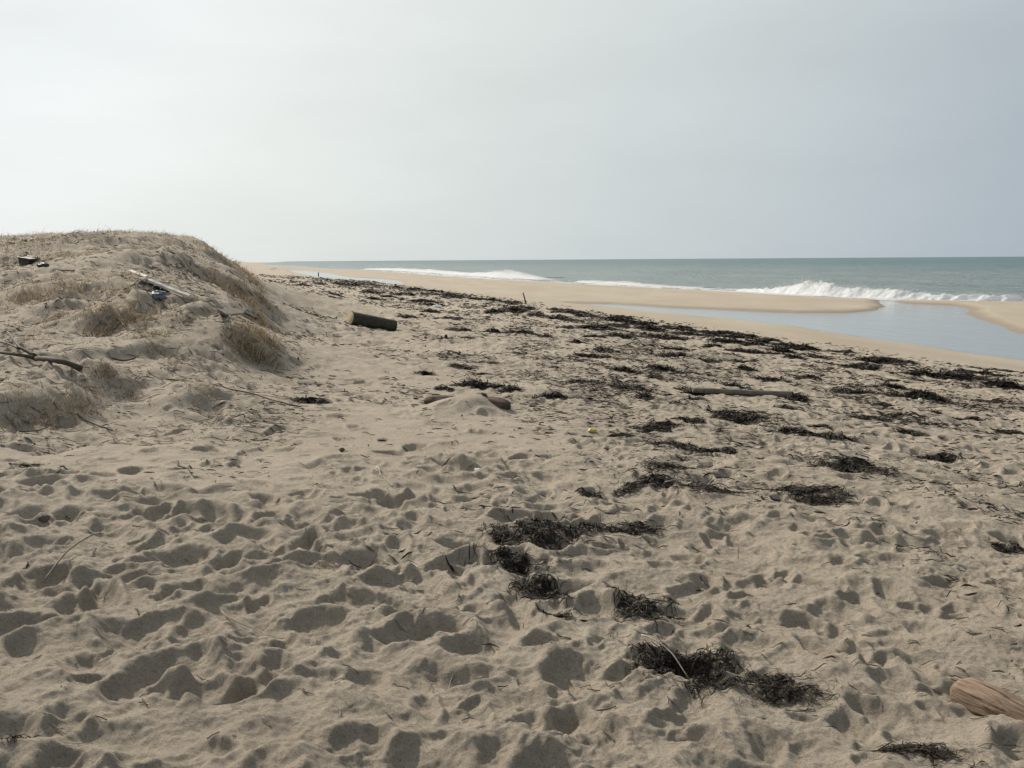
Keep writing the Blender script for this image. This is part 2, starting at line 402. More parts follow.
def hit(px, py, f=None):
    """where the ray through a picture point meets the ground"""
    d = ray(px, py); k = np.exp(np.linspace(math.log(1.8), math.log(700), 2600))
    P = CAM[None] + d[None] * k[:, None]
    g = (f or smooth_ground)(P[:, 0], P[:, 1])
    below = np.nonzero(P[:, 2] < g)[0]
    if len(below) == 0: raise ValueError('no ground at %s %s' % (px, py))
    i = below[0]
    a, b = P[i - 1, 2] - g[i - 1], P[i, 2] - g[i]
    w = a / (a - b + 1e-12); q = P[i - 1] * (1 - w) + P[i] * w
    return q
def smooth_ground(x, y):
    x = np.atleast_1d(np.asarray(x, float)); y = np.atleast_1d(np.asarray(y, float))
    return base0(x, y)[0] + humz(x, y)
_h = []
for (px, py, L, Wd, H) in HUM:
    p = hit(px, py); _h.append((p[0], p[1], L, Wd, H, 0.24))
p = hit(468, 408); _h.append((p[0], p[1] - .20, .34, .50, .18, 1.0))
hum += _h

# footprints trodden into the dry sand, stamped on a height grid
GX0, GX1, GY0, GY1, GC = -11.0, 14.0, 0.6, 23.0, 0.009
gnx, gny = int((GX1 - GX0) / GC), int((GY1 - GY0) / GC)
FG = np.zeros((gny, gnx), np.float32)
def dune_near(x, y):
    """1 on the wind-smoothed sand of the dune and its foot"""
    s, t = st(x, y)
    edge = -0.2 + 1.2 * perlin(x / 2.5, y / 2.5, 51)
    edge = edge + 2.6 * sst(7.5, 9, y) * sst(19, 13, y)
    a = sst(edge + 2.0, edge - 0.4, t) * sst(5.3, 8.6, y + .12 * x + 1.6 * perlin(x / 1.2, y / 1.2, 52))
    return a
nst = 18500
fx = rng.uniform(GX0 + .5, GX1 - .5, nst); fy = GY0 + .4 + (GY1 - GY0 - .9) * rng.random(nst)
ok = rng.random(nst) > 0.80 * dune_near(fx, fy)
ok &= rng.random(nst) < 0.50 + .40 * sst(7.5, 5.5, fy) + 1.1 * (perlin(fx / 1.6, fy / 1.6, 61) + .3)
fx, fy = fx[ok], fy[ok]
for x, y in zip(fx, fy):
    far = min(1, max(0, (y - 6) / 8))
    la = (rng.uniform(.095, .175) if rng.random() < .5 else rng.uniform(.03, .09)) * (1 - .2 * far) * (.72 if rng.random() < min(1, max(0, (x + .6) / 1.6)) else 1); lb = la * rng.uniform(.5, .85); dep = rng.uniform(.14, .46) * la * (1 - .2 * far)
    th = rng.normal(1.3, .8); c, s = math.cos(th), math.sin(th)
    Rm = la * 2.3
    i0, i1 = int((x - Rm - GX0) / GC), int((x + Rm - GX0) / GC); j0, j1 = int((y - Rm - GY0) / GC), int((y + Rm - GY0) / GC)
    i0, j0 = max(i0, 0), max(j0, 0); i1, j1 = min(i1, gnx), min(j1, gny)
    xs = (np.arange(i0, i1) * GC + GX0 - x)[None, :]; ys = (np.arange(j0, j1) * GC + GY0 - y)[:, None]
    u = (xs * c + ys * s) / la; v = (-xs * s + ys * c) / lb
    ang = np.arctan2(v, u)
    r = np.sqrt(u * u + v * v) * (1 + .13 * np.sin(2 * ang + rng.uniform(0, 6)) + .10 * np.sin(3 * ang + rng.uniform(0, 6)) + .05 * np.sin(5 * ang + rng.uniform(0, 6)))
    pit = 1 / (1 + np.exp((r - .82) * rng.uniform(4.5, 9)))
    rim = np.exp(-((r - 1.22) / .28) ** 2) * (1 + .6 * np.sin(ang + rng.uniform(0, 6)))
    slope = 1 + .5 * u * rng.uniform(-1, 1) + .3 * v * rng.uniform(-1, 1)
    blk = FG[j0:j1, i0:i1]
    blk *= (1 - .62 * pit)
    blk += (-dep * pit * slope + dep * .36 * rim).astype(np.float32)
FG = np.where(FG > 0, .045 * np.tanh(FG / .045), .105 * np.tanh(FG / .105)).astype(np.float32)
def foot(x, y):
    gx = (x - GX0) / GC; gy = (y - GY0) / GC
    ins = (gx > 1) & (gx < gnx - 3) & (gy > 1) & (gy < gny - 3)
    gx = np.clip(gx, 1, gnx - 3); gy = np.clip(gy, 1, gny - 3)
    i = gx.astype(int); j = gy.astype(int); a = gx - i; b = gy - j
    z = (FG[j, i] * (1 - a) + FG[j, i + 1] * a) * (1 - b) + (FG[j + 1, i] * (1 - a) + FG[j + 1, i + 1] * a) * b
    return z * ins * sst(GY1, GY1 - 3, y) * sst(GY0, GY0 + .6, y)
def ground(x, y, full=False):
    x = np.atleast_1d(np.asarray(x, float)); y = np.atleast_1d(np.asarray(y, float))
    b, d = base0(x, y)
    s, t = st(x, y)
    r = np.hypot(x, y)
    z = b + humz(x, y)
    rough = sst(19.5, 16.5, t + .8 * perlin(s / 5, t / 5, 41))      # dry trodden sand, not the smooth lower beach
    dn = dune_near(x, y)
    z = z + foot(x, y) * rough
    lump = fbm(x / .55, y / .55, 3, 71) * sst(14, 24, r) * rough
    z = z + lump * 0.055 * (1 - .75 * dn)
    z = z + rough * (1 - .6 * dn) * (0.040 * perlin(x / .9, y / .9, 81) + .046 * perlin(x / .58, y / .36, 88) + (.018 + .022 * sst(7, 13, r)) * perlin(x / .23, y / .23, 82) + (.008 + .012 * sst(7, 12, r) * sst(40, 25, r)) * perlin(x / .10, y / .10, 85))
    xw, yw = x + .10 * perlin(x / .4, y / .4, 63), y + .10 * perlin(x / .4, y / .4, 64)
    amp = rough * sst(20, 9, r) * (1 - .9 * dn) * (1 - .35 * sst(-.3, 1.5, x))
    z = z + amp * (.105 * (.25 - np.abs(perlin(xw / .60, yw / .42, 65))) + .042 * (.25 - np.abs(perlin(xw / .27, yw / .20, 66))) + .030 * perlin(xw / .5, yw / .30, 67))
    crumb = np.maximum(perlin(x / 1.1, y / 1.1, 84) + .15, 0)
    near = sst(16, 9, r)
    z = z + rough * near * (1 - .7 * dn) * (0.008 * perlin(x / .075, y / .075, 83) + .026 * crumb * (.35 - np.abs(perlin(x / .045, y / .045, 86))) + .006 * perlin(x / .028, y / .028, 87))
    # the dune: blown ripples and scarps
    dd = dn * sst(7.5, 10, y) * sst(80, 50, r) * sst(1.2, -.6, t)
    u = x * WIND[0] + y * WIND[1]; v = -x * WIND[1] + y * WIND[0]
    rg = 1 - np.abs(fbm(u / 1.5 , v / .8, 3, 91))
    soft = .42 + .66 * sst(-.12, .22, perlin(x / 1.6 + 3, y / 1.6, 99) + .4 * perlin(x / .6, y / .6, 98))
    dd = dd * soft
    z = z + dd * (0.17 * (rg - .75) + .10 * (.3 - np.abs(fbm(u / .9, v / .4, 2, 97))) + 0.06 * fbm(u / .45, v / .2, 3, 93) + .012 * perlin(u / .12, v / .1, 95))
    z = z + 0.012 * (1 - rough) * fbm(x / 2.5, y / 6, 3, 96)
    if full:
        wet = sst(16.8, 19.3, t + .8 * perlin(s / 5, t / 5, 41))
        soak = np.where(d < 49, sst(1.1, 0.05, d) * .75, 0)
        return z, wet, soak
    return z

# ------------------------------------------------------------------ the ground: one sheet
th = np.concatenate([np.linspace(-math.pi, -.80, 60)[:-1], np.linspace(-.80, -.58, 60)[:-1], np.linspace(-.58, .58, 960), np.linspace(.58, .80, 60)[1:], np.linspace(.80, math.pi, 60)[1:-1]])
rr = [0.5]
while rr[-1] < 3000:
    r = rr[-1]; rr.append(r * (1 + (.02 if r < 2.0 else .0017 if r < 6.5 else .0024 if r < 12 else .0030 if r < 32 else .006 if r < 200 else .02)))
rr = np.array(rr)
NT, NR = len(th), len(rr)
TH, RR = np.meshgrid(th, rr)
gx = (RR * np.sin(TH)).ravel(); gy = (RR * np.cos(TH)).ravel()
gz, wet, soak = ground(gx, gy, True)
i = np.arange(NR - 1)[:, None] * NT; j = np.arange(NT)[None, :]; j2 = (j + 1) % NT
Q = np.stack([i + j, i + j2, i + NT + j2, i + NT + j], -1).reshape(-1, 4)[:, ::-1]
gV = np.stack([gx, gy, gz], 1); gV = np.concatenate([gV, [[0, 0, float(ground(0, 0)[0])]]])
T = np.stack([np.full(NT, len(gV) - 1), (np.arange(NT) + 1) % NT, np.arange(NT)], 1)
print('ground verts', len(gV))
o = mesh_obj('sand_beach', gV, [Q, T], M_SAND, attrs={'wet': np.append(wet, 0), 'soak': np.append(soak, 0)})
tag(o, kind='structure')

# ------------------------------------------------------------------ water
def water_material():
    m, nt, b = new_mat('sea_water')
    pos = node(nt, 'ShaderNodeNewGeometry').outputs['Position']
    rp = mapping(nt, pos, (1, 1, 1), (0, 0, -ANG))
    long_ = mapping(nt, rp, (1, .22, 1))
    n0 = noise(nt, long_, .05, 5, .6); n1 = noise(nt, long_, .55, 6, .65); n2 = noise(nt, long_, 3.0, 4, .6)
    deep = ramp(nt, n0, [(.36, (0.020, 0.066, 0.078)), (.64, (0.044, 0.106, 0.115))])
    shal = ramp(nt, noise(nt, long_, .11, 5, .65), [(.38, (0.046, 0.088, 0.088)), (.62, (0.092, 0.132, 0.127))])
    deep = mixc(nt, attr(nt, 'off'), shal, deep)
    col = mixc(nt, attr(nt, 'deep'), (0.17, 0.19, 0.185), deep)
    nt.links.new(col, b.inputs['Base Color'])
    b.inputs['IOR'].default_value = 1.33
    b.inputs['Specular IOR Level'].default_value = .38
    mr = node(nt, 'ShaderNodeMapRange'); nt.links.new(attr(nt, 'deep'), mr.inputs[0]); mr.inputs[3].default_value = .10; mr.inputs[4].default_value = .30
    nt.links.new(mr.outputs[0], b.inputs['Roughness'])
    add = node(nt, 'ShaderNodeMath', operation='MULTIPLY_ADD'); nt.links.new(n2, add.inputs[0]); add.inputs[1].default_value = .25; nt.links.new(n1, add.inputs[2])
    bp = bump(nt, b, add.outputs[0], 1.0, 1.2)
    ms = node(nt, 'ShaderNodeMapRange'); nt.links.new(attr(nt, 'deep'), ms.inputs[0]); ms.inputs[3].default_value = .045; ms.inputs[4].default_value = 1.0
    nt.links.new(ms.outputs[0], bp.inputs['Strength'])
    return m
M_WATER = water_material()
wth = np.concatenate([np.linspace(-.75, -.30, 60)[:-1], np.linspace(-.30, .55, 520), np.linspace(.55, 1.35, 80)[1:]])
wr = [22.0]
while wr[-1] < 45000: wr.append(wr[-1] * (1 + (.004 if wr[-1] < 700 else .03)))
wr = np.array(wr); NT, NR = len(wth), len(wr)
TH, RR = np.meshgrid(wth, wr)
wx = (RR * np.sin(TH)).ravel(); wy = (RR * np.cos(TH)).ravel()
ws, wt = st(wx, wy)
sea_d = -sdist(wx, wy, seap)                 # metres out from the beach
deep = sst(-4, 12, sea_d)
off = sst(15, 320, sea_d)
swell = sst(3, 40, sea_d) * sst(1500, 300, RR.ravel())
ph = (wt + 5 * perlin(ws / 60, wt / 60, 12)) / 17 * 2 * math.pi
wz = SEA + swell * (.22 * np.sin(ph) * (1 + .8 * perlin(ws / 25, wt / 25, 14)) + .16 * fbm(wt / 7, ws / 16, 3, 15))
i = np.arange(NR - 1)[:, None] * NT; j = np.arange(NT - 1)[None, :]
Q = np.stack([i + j, i + NT + j, i + NT + j + 1, i + j + 1], -1).reshape(-1, 4)[:, ::-1]
wV = np.stack([wx, wy, wz], 1)
def sub_mesh(name, sel):
    q = Q[sel]; used, inv = np.unique(q, return_inverse=True)
    return mesh_obj(name, wV[used], inv.reshape(q.shape), M_WATER, attrs={'deep': deep[used], 'off': off[used]})
cs = sea_d[Q].mean(1); ct = wt[Q].mean(1); cxy = wV[Q].mean(1)
lagm = (cs < -1.5); ds_pool = sdist(cxy[:, 0], cxy[:, 1], pool); ds_lag = sdist(cxy[:, 0], cxy[:, 1], lag)
tag(sub_mesh('sea', ~lagm), kind='structure')
tag(sub_mesh('lagoon', lagm & (ds_lag < 8)), kind='structure')
tag(sub_mesh('tide_pool', lagm & (ds_lag >= 8) & (ds_pool < 10)), kind='structure')

# ------------------------------------------------------------------ surf
def foam_material():
    m, nt, b = new_mat('foam')
    pos = node(nt, 'ShaderNodeNewGeometry').outputs['Position']
    n = noise(nt, mapping(nt, pos, (1, .5, 1)), 1.2, 6, .7)
    f = node(nt, 'ShaderNodeMath', operation='ADD'); nt.links.new(n, f.inputs[0]); nt.links.new(attr(nt, 'tint'), f.inputs[1])
    c = ramp(nt, f.outputs[0], [(.80, (0.13, 0.19, 0.18)), (0.97, (0.88, 0.89, 0.89))])
    nt.links.new(c, b.inputs['Base Color']); b.inputs['Roughness'].default_value = .7
    b.inputs['Specular IOR Level'].default_value = .2
    bump(nt, b, noise(nt, pos, 3.5, 5, .7), .8, .25)
    tr = node(nt, 'ShaderNodeBsdfTranslucent'); nt.links.new(c, tr.inputs[0]); mx = node(nt, 'ShaderNodeMixShader'); mx.inputs[0].default_value = .45
    nt.links.new(b.outputs[0], mx.inputs[1]); nt.links.new(tr.outputs[0], mx.inputs[2])
    nt.links.new(mx.outputs[0], nt.nodes['Material Output'].inputs['Surface'])
    return m
M_FOAM = foam_material()
sx = np.array([p[0] for p in SEAP], float)
order = np.argsort(sx)
def shore_at(px):
    return np.stack([np.interp(px, sx[order], shore[order, 0]), np.interp(px, sx[order], shore[order, 1])], -1)
def smoothed(px):   # keep distances along the curve even
    return shore_at(px)
def breaker(label, px0, px1, peak, H, off, back, seed, n=260):
    px = np.linspace(px0, px1, n); Y0 = shore_at((px0 + px1) / 2)[1]
    P = shore_at(px - (off + .7 * back) * .9 / Y0 * F)
    for _ in range(12): P[1:-1] = .25 * P[:-2] + .5 * P[1:-1] + .25 * P[2:]
    prof_h = np.interp(px, [p[0] for p in peak], [p[1] for p in peak]) * H
    prof_h *= 1 + .35 * perlin(px / (px1 - px0) * 14, px * 0, seed) + .25 * perlin(px / (px1 - px0) * 45, px * 0, seed + 1)
    K = 26
    v = np.concatenate([np.linspace(0, 1, 15), np.linspace(1.15, 4.5, K - 15)])
    prf = np.where(v < 1, v ** 1.5 * (1 - .1 * v), .9 * np.exp(-((v - 1) / 1.2) ** 2))
    V = np.zeros((n, K, 3))
    d = off + v[None, :] * back * (.5 + .5 * prof_h[:, None] / H) + .5 * perlin(px[:, None] / 9 + 0 * v[None], v[None] + 0 * px[:, None], seed + 7)
    V[..., 0] = P[:, None, 0] + DT[0] * d; V[..., 1] = P[:, None, 1] + DT[1] * d
    lum = fbm(V[..., 0] / .6, V[..., 1] / .6, 4, seed + 2)
    V[..., 2] = SEA - .12 + prof_h[:, None] * prf[None] * (1 + .20 * lum) + .10 * np.clip(v, 0, 1)[None] * lum * (prof_h[:, None] > .05)
    ends = np.minimum(sst(px0, px0 + .06 * (px1 - px0), px), sst(px1, px1 - .06 * (px1 - px0), px))
    V[..., 2] = (V[..., 2] - SEA + .15) * ends[:, None] + SEA - .15
    tint = np.where(v < 1.25, .62, .62 - .22 * (v - 1.25))[None, :] + 0 * px[:, None]
    i = np.arange(n - 1)[:, None] * K; j = np.arange(K - 1)[None, :]
    Q = np.stack([i + j, i + K + j, i + K + j + 1, i + j + 1], -1).reshape(-1, 4)
    g = Geo(); g.add(V.reshape(-1, 3), Q, tint=tint.ravel())
    c = V[n // 2, 0].copy(); c[2] = SEA
    root = empty('breaking_wave', c, label, 'wave', 'waves breaking along the sandbar')
    g.build('wave_face', M_FOAM, root, c).location = (0, 0, 0)
    # spray: drops thrown up above the crest
    ns = int(1900 * H); wgt = prof_h ** 2.2; wgt /= wgt.sum()
    k = rng.choice(n, ns, p=wgt)
    hh = prof_h[k] * (.7 + np.abs(rng.normal(0, .17, ns))); dd = rng.normal(1.1, .5, ns) * back * .6 + off
    C = np.stack([P[k, 0] + DT[0] * dd + rng.normal(0, .4, ns), P[k, 1] + DT[1] * dd + rng.normal(0, .4, ns), SEA + hh], 1)
    rad = rng.uniform(.012, .04, ns) 
    tet = np.array([[1, 1, 1], [1, -1, -1], [-1, 1, -1], [-1, -1, 1]]) * .6
    V = C[:, None, :] + tet[None] * rad[:, None, None] * rng.uniform(.6, 1.4, (ns, 4, 1))
    b = np.arange(ns)[:, None] * 4
    T = np.concatenate([b + np.array([[0, 1, 2]]), b + np.array([[0, 3, 1]]), b + np.array([[0, 2, 3]]), b + np.array([[1, 3, 2]])])
    g = Geo(); g.add(V.reshape(-1, 3), None, T, tint=.9)
    g.build('spray', M_FOAM, root, c).location = (0, 0, 0)
breaker('large white breaker throwing spray, nearest the camera, right of the long sandbar', 735, 1030,
        [(735, .2), (770, .36), (795, .62), (808, .95), (818, 1.0), (838, .84), (870, .66), (890, .60), (920, .52), (960, .48), (1030, .44)], 1.5, 2.0, 1.5, 3)
breaker('white peaked wave breaking farther along the beach, behind the upright stick', 462, 545,
        [(462, .3), (480, .5), (493, .75), (503, 1), (512, .9), (525, .55), (545, .2)], 1.55, 6, 3.5, 13, 160)
breaker('low white breaker at the far end of the sandbar', 372, 465,
        [(372, .25), (395, .6), (420, .75), (445, .55), (465, .4)], 1.35, 6, 4.5, 23, 120)
breaker('thin curling line of surf between the two tall breakers', 575, 700,
        [(575, .4), (590, .9), (620, 1), (650, .6), (700, .4)], .55, 3, 2.0, 33, 160)
# flat sheets of foam sliding up the sand
px = np.linspace(300, 1160, 1500); P = shore_at(px)
for _ in range(6): P[1:-1] = .25 * P[:-2] + .5 * P[1:-1] + .25 * P[2:]
K = 46; v = np.linspace(-1.2, 9, K)
V = np.zeros((len(px), K, 3)); V[..., 0] = P[:, None, 0] + DT[0] * v[None]; V[..., 1] = P[:, None, 1] + DT[1] * v[None]
zt = ground(V[..., 0].ravel(), V[..., 1].ravel()).reshape(V.shape[:2])
_, _t = st(V[..., 0], V[..., 1]); _s, _ = st(V[..., 0], V[..., 1])
V[..., 2] = np.maximum(SEA + .05, zt + .02) + .05 * np.abs(fbm(V[..., 0] / .8, V[..., 1] / .8, 3, 8)) * (v > 0)[None]
cov = fbm(_s / 7, _t / 2.2, 4, 44) + np.interp(px, [300, 372, 400, 470, 545, 580, 640, 720, 760, 900, 1160], [-.5, -.3, .25, .3, -.05, .05, .2, .25, .42, .48, .45])[:, None] \
    - .35 * sst(3.5, 9, v)[None] - .45 * sst(-.1, -1.2, v)[None] + .12 * sst(1.2, .2, np.abs(v - .6))[None]
i = np.arange(len(px) - 1)[:, None] * K; j = np.arange(K - 1)[None, :]
Q = np.stack([i + j, i + K + j, i + K + j + 1, i + j + 1], -1).reshape(-1, 4)
keep = cov.ravel()[Q].mean(1) > .08
g = Geo(); g.add(V.reshape(-1, 3), Q[keep], tint=np.clip(.35 + cov.ravel() * .9, .3, .8))
tag(g.build('surf_foam', M_FOAM), 'white foam spread along the edge of the sea', 'foam', kind='stuff')

# ------------------------------------------------------------------ seaweed
def lay(x, y, lift): return np.stack([x, y, ground(x.ravel(), y.ravel()).reshape(x.shape) + lift], -1)
def strands(g, cx, cy, n, Ls, Wd, a, b, th, height, tmax=1.0, K=5, spread=None):
    """n limp ribbons over an ellipse a x b turned by th, heaped to the given height"""
    q = np.sqrt(rng.random(n)) if spread is None else np.abs(rng.normal(0, spread, n)); ph = rng.uniform(0, 2 * math.pi, n)
    ex, ey = q * np.cos(ph) * a, q * np.sin(ph) * b
    c, s = math.cos(th), math.sin(th)
    x0, y0 = cx + ex * c - ey * s, cy + ex * s + ey * c
    kp_ = perlin(x0 / (.5 * b + .02), y0 / (.5 * b + .02), 17) + .25 * rng.random(n) > (.12 if height < .05 else -.04)
    if kp_.sum() > 8: x0, y0, q = x0[kp_], y0[kp_], q[kp_]; n = len(q)
    h0 = height * np.clip(1 - q ** 1.6, 0, 1) * rng.uniform(.35, 1.1, n)
    L = Ls * rng.uniform(.45, 1.4, n); ang = th + rng.normal(0, .9, n)
    curl = rng.normal(0, 1.6, n)
    k = np.linspace(-.5, .5, K)
    aa = ang[:, None] + curl[:, None] * k[None]
    dx = np.cos(aa) * (L / (K - 1))[:, None]; dy = np.sin(aa) * (L / (K - 1))[:, None]
    X = x0[:, None] + np.cumsum(dx, 1) - dx.sum(1)[:, None] / 2; Y = y0[:, None] + np.cumsum(dy, 1) - dy.sum(1)[:, None] / 2
    hh = h0[:, None] * (1 - 1.1 * np.abs(k[None]) * rng.random((n, 1))) + .006 + .02 * np.abs(rng.normal(0, 1, (n, 1))) * (.5 + np.sin(6 * k[None] + rng.uniform(0, 6, (n, 1)))) * min(1, height * 12 + .2)
    P = lay(X, Y, np.maximum(hh, .004))
    sd = np.stack([-np.sin(aa), np.cos(aa), rng.normal(0, .7, (n, 1)) + 0 * aa], -1); sd /= np.linalg.norm(sd, axis=-1)[..., None]
    W = Wd * rng.uniform(.5, 1.5, n)[:, None] * (1 - (2 * np.abs(k)[None]) ** 3 * .7)
    g.ribbons(P, W, sd, rng.random(n) ** 1.5 * tmax)
def heap(g, cx, cy, a, b, th, H, seed):
    """lumpy mound under the ribbons"""
    na, nr = 26, 7
    A = np.linspace(0, 2 * math.pi, na, endpoint=False); q = np.linspace(0, 1, nr)
    ro = 1 + .45 * perlin(np.cos(A) * 1.6 + seed, np.sin(A) * 1.6, seed % 40) + .25 * perlin(np.cos(A) * 4 + seed, np.sin(A) * 4, seed % 37)
    U = q[:, None] * ro[None] * np.cos(A)[None] * a; Vv = q[:, None] * ro[None] * np.sin(A)[None] * b
    c, s = math.cos(th), math.sin(th)
    X = cx + U * c - Vv * s; Y = cy + U * s + Vv * c
    hz = H * (1 - q[:, None] ** 2) * (1 + .9 * fbm(X / (.5 * b + .05), Y / (.5 * b + .05), 3, seed % 50)) - .015
    Z = ground(X.ravel(), Y.ravel()).reshape(X.shape) + hz
    i = np.arange(nr - 1)[:, None] * na; j = np.arange(na)[None]; j2 = (j + 1) % na
    g.add(np.stack([X, Y, Z], -1).reshape(-1, 3), np.stack([i + j, i + na + j, i + na + j2, i + j2], -1).reshape(-1, 4), tint=.35)
seed_ = [100]
def clump(px, py, w, h, label, group='clumps of dark seaweed stranded on the sand', tilt=None, dens=1.0, loose=False):
    """px,py,w,h: where it lies and how large it looks in the picture"""
    p = hit(px, min(py + h * .15, 767)); D = p[1]
    a = w / F * D * .5; dep = (CAM[2] - p[2]) / D
    a *= .92
    if D > 9: a *= 1.18
    H = min(.55 * h / F * D, .24) if D > 12 else min(.22 * h / F * D, .045)
    b = max((h * .8 / F * D - H) / dep * .5, a * .22); b = min(b, a * 1.1)
    th = rng.normal(-.25, .25) if tilt is None else tilt
    g = Geo(); seed_[0] += 1
    if loose:
        H *= .5
    n = int(dens * np.clip(150000 / D ** 1.35 * (a * b) ** .75, 80, 5200))
    Ls = .035 + .012 * D; Wd = .0010 + .0009 * D
    flat = D < 8.5
    if D < 14 and not flat: H = min(H, .10)
    if flat: b = min(max(h / F * D / dep * .5, a * .35), a * 1.3); a *= 1.15; H *= .6; n = int(n * .8)
    nl = 9 if flat else 1 if w < 55 and not loose else 2 + int(w / 45)
    c, s = math.cos(th), math.sin(th)
    for k in range(nl):
        u = 0 if nl == 1 else (k / (nl - 1) - .5) * 1.5 * a + rng.normal(0, .12 * a)
        vv = 0 if nl == 1 else rng.normal(0, .28 * b)
        sc = 1 if nl == 1 else rng.uniform(.35, .62)
        if flat: u, vv, sc = a * rng.uniform(-.75, .75), b * rng.uniform(-.6, .6), rng.uniform(.18, .42) if k else .5
        x, y = p[0] + u * c - vv * s, p[1] + u * s + vv * c
        if not loose and D > 8: heap(g, x, y, a * sc * .8, max(b * sc * .8, .03), th, H * rng.uniform(.6, 1.1), seed_[0] + k)
        strands(g, x, y, max(20, int(n / nl)), Ls * .9, Wd, a * sc * 1.05, b * sc * 1.1, th + (rng.normal(0, .5) if flat else 0), H * (.6 if flat else 1))
    strands(g, p[0], p[1], max(12, n // 3), Ls * .8, Wd * .8, a * 1.1, b * 1.4, th, H * .2, spread=.75)
    loc = p.copy()
    o = g.build('seaweed_clump', M_WEED, None, loc, smooth=False)
    return tag(o, label, 'seaweed', group)
SW = clump
SW(684, 655, 100, 50, 'large black seaweed mat in the foreground left of the smaller dark mat', tilt=-.6, dens=1.5)
SW(712, 682, 62, 36, 'black seaweed tail trailing right from the largest foreground mat', tilt=-.5, loose=True, dens=1.2)
SW(786, 688, 96, 34, 'dark crumbly seaweed mat in the foreground, between the largest mat and the bare log', tilt=-.2, loose=True, dens=1.5)
SW(925, 754, 100, 30, 'loose dark seaweed strands at the bottom edge of the picture below the bare log', tilt=-.2, loose=True, dens=.9)
SW(14, 746, 34, 14, 'small dark seaweed wisp in the bottom left corner of the sand', loose=True)
SW(640, 604, 70, 44, 'scattered seaweed wisps in the foreground right of the curved seaweed trail', loose=True, dens=.8)
SW(563, 530, 96, 32, 'dense black seaweed clump at the top of the curved foreground trail', tilt=.1, dens=1.3)
SW(627, 527, 62, 26, 'black seaweed clump at the right end of the curved foreground trail', tilt=.35, dens=1.1)
SW(520, 532, 52, 34, 'black seaweed clump at the upper left bend of the curved foreground trail', tilt=.5)
SW(508, 560, 60, 44, 'broken seaweed patch halfway down the curved foreground trail', tilt=.7, loose=True, dens=1.5)
SW(541, 586, 54, 36, 'black seaweed clump near the lower end of the curved foreground trail', tilt=.3, dens=1.2)
SW(553, 614, 26, 22, 'tiny dark seaweed tuft ending the curved foreground trail', tilt=-1.0)
SW(590, 495, 24, 12, 'small dark seaweed tuft just above the curved foreground trail')
SW(672, 482, 56, 24, 'thick black seaweed heap with pale straws lying across it', tilt=-.25, dens=1.3)
SW(712, 493, 76, 12, 'thin seaweed tail running right from the heap with pale straws', tilt=-.2, loose=True)
SW(668, 469, 60, 14, 'narrow seaweed band just above the heap with pale straws', tilt=-.2)
SW(634, 487, 30, 20, 'small seaweed patch left of the heap with pale straws', loose=True)
SW(797, 491, 100, 18, 'long black diagonal seaweed bank in the middle of the beach', tilt=-.45, dens=1.4)
SW(858, 466, 84, 18, 'long dark diagonal seaweed strip above and right of the long black bank', tilt=-.7, dens=1.3)
SW(934, 459, 38, 7, 'thin brown seaweed streak standing alone on the right side of the beach', tilt=-.1)
SW(1012, 546, 34, 10, 'brownish seaweed patch at the right edge of the picture', loose=True)
SW(813, 436, 62, 11, 'flat oval black seaweed bank above the two diagonal strips', tilt=0, dens=1.3)
SW(921, 397, 46, 15, 'large rounded black seaweed mound with a white scrap in front', tilt=0, dens=1.4)
SW(1004, 386, 36, 12, 'rounded black seaweed mound at the right edge of the beach', tilt=0, dens=1.3)
SW(949, 377, 32, 11, 'black seaweed mound between the two largest mounds near the lagoon', tilt=0, dens=1.3)
SW(737, 417, 46, 13, 'ragged seaweed patch just below the long driftwood beam', tilt=0, dens=1.2)
SW(657, 428, 40, 11, 'upper clump of the ragged seaweed cluster right of the yellow scrap', tilt=0)
SW(664, 443, 52, 14, 'middle clump of the ragged seaweed cluster right of the yellow scrap', tilt=0)
SW(704, 451, 46, 12, 'lower right clump of the ragged seaweed cluster beyond the yellow scrap', loose=True, tilt=0)
SW(478, 386, 46, 8, 'flat dark seaweed streak just behind the half buried log', tilt=-.25, dens=1.2)
SW(492, 332, 12, 6, 'small dark seaweed lump right of the two short stubs')
c3 = [(40,240,80,30),(125,256,50,20),(205,270,90,26),(290,258,60,10),(225,300,50,14),(330,302,110,30),(88,320,60,26),(35,316,30,14),(150,327,30,14),(320,330,60,12),(410,328,80,24),(265,350,50,12),(400,292,40,10),(380,272,50,8),(525,306,70,24),(570,335,130,16),(632,310,40,10),(575,298,50,10),(708,317,80,10),(810,333,110,16),(880,348,60,10),(970,358,90,14),(600,375,70,18),(585,395,70,20),(830,380,90,20),(720,365,50,14),(920,390,90,16),(1005,402,50,20),(310,397,120,14),(430,447,80,28),(545,440,80,22),(640,455,80,14),(530,470,40,14),(840,443,50,28),(910,478,130,18),(705,415,70,12),(830,413,110,12),(800,500,70,20),(620,508,50,16),(500,540,50,30),(660,550,60,20),(30,512,60,26),(170,540,90,26),(640,620,90,16),(410,670,60,24),(1000,660,60,50),(60,388,40,12),(360,378,60,20),(440,510,130,20),(290,485,100,12)]
c4 = [(312,400,50,20),(360,422,80,12),(285,470,60,10),(540,404,80,12),(605,418,80,14),(475,432,90,22),(400,385,60,14),(650,458,110,24),(815,448,40,12),(890,462,100,20),(960,448,180,10),(575,503,90,24),(430,522,120,28),(530,562,80,16),(590,480,80,10),(490,606,120,20),(575,600,60,10),(705,590,60,24),(755,634,90,18),(830,615,90,16),(640,600,80,10),(930,552,40,14),(220,577,90,14),(635,660,80,14),(975,660,100,20),(720,745,100,20),(330,637,80,16)]
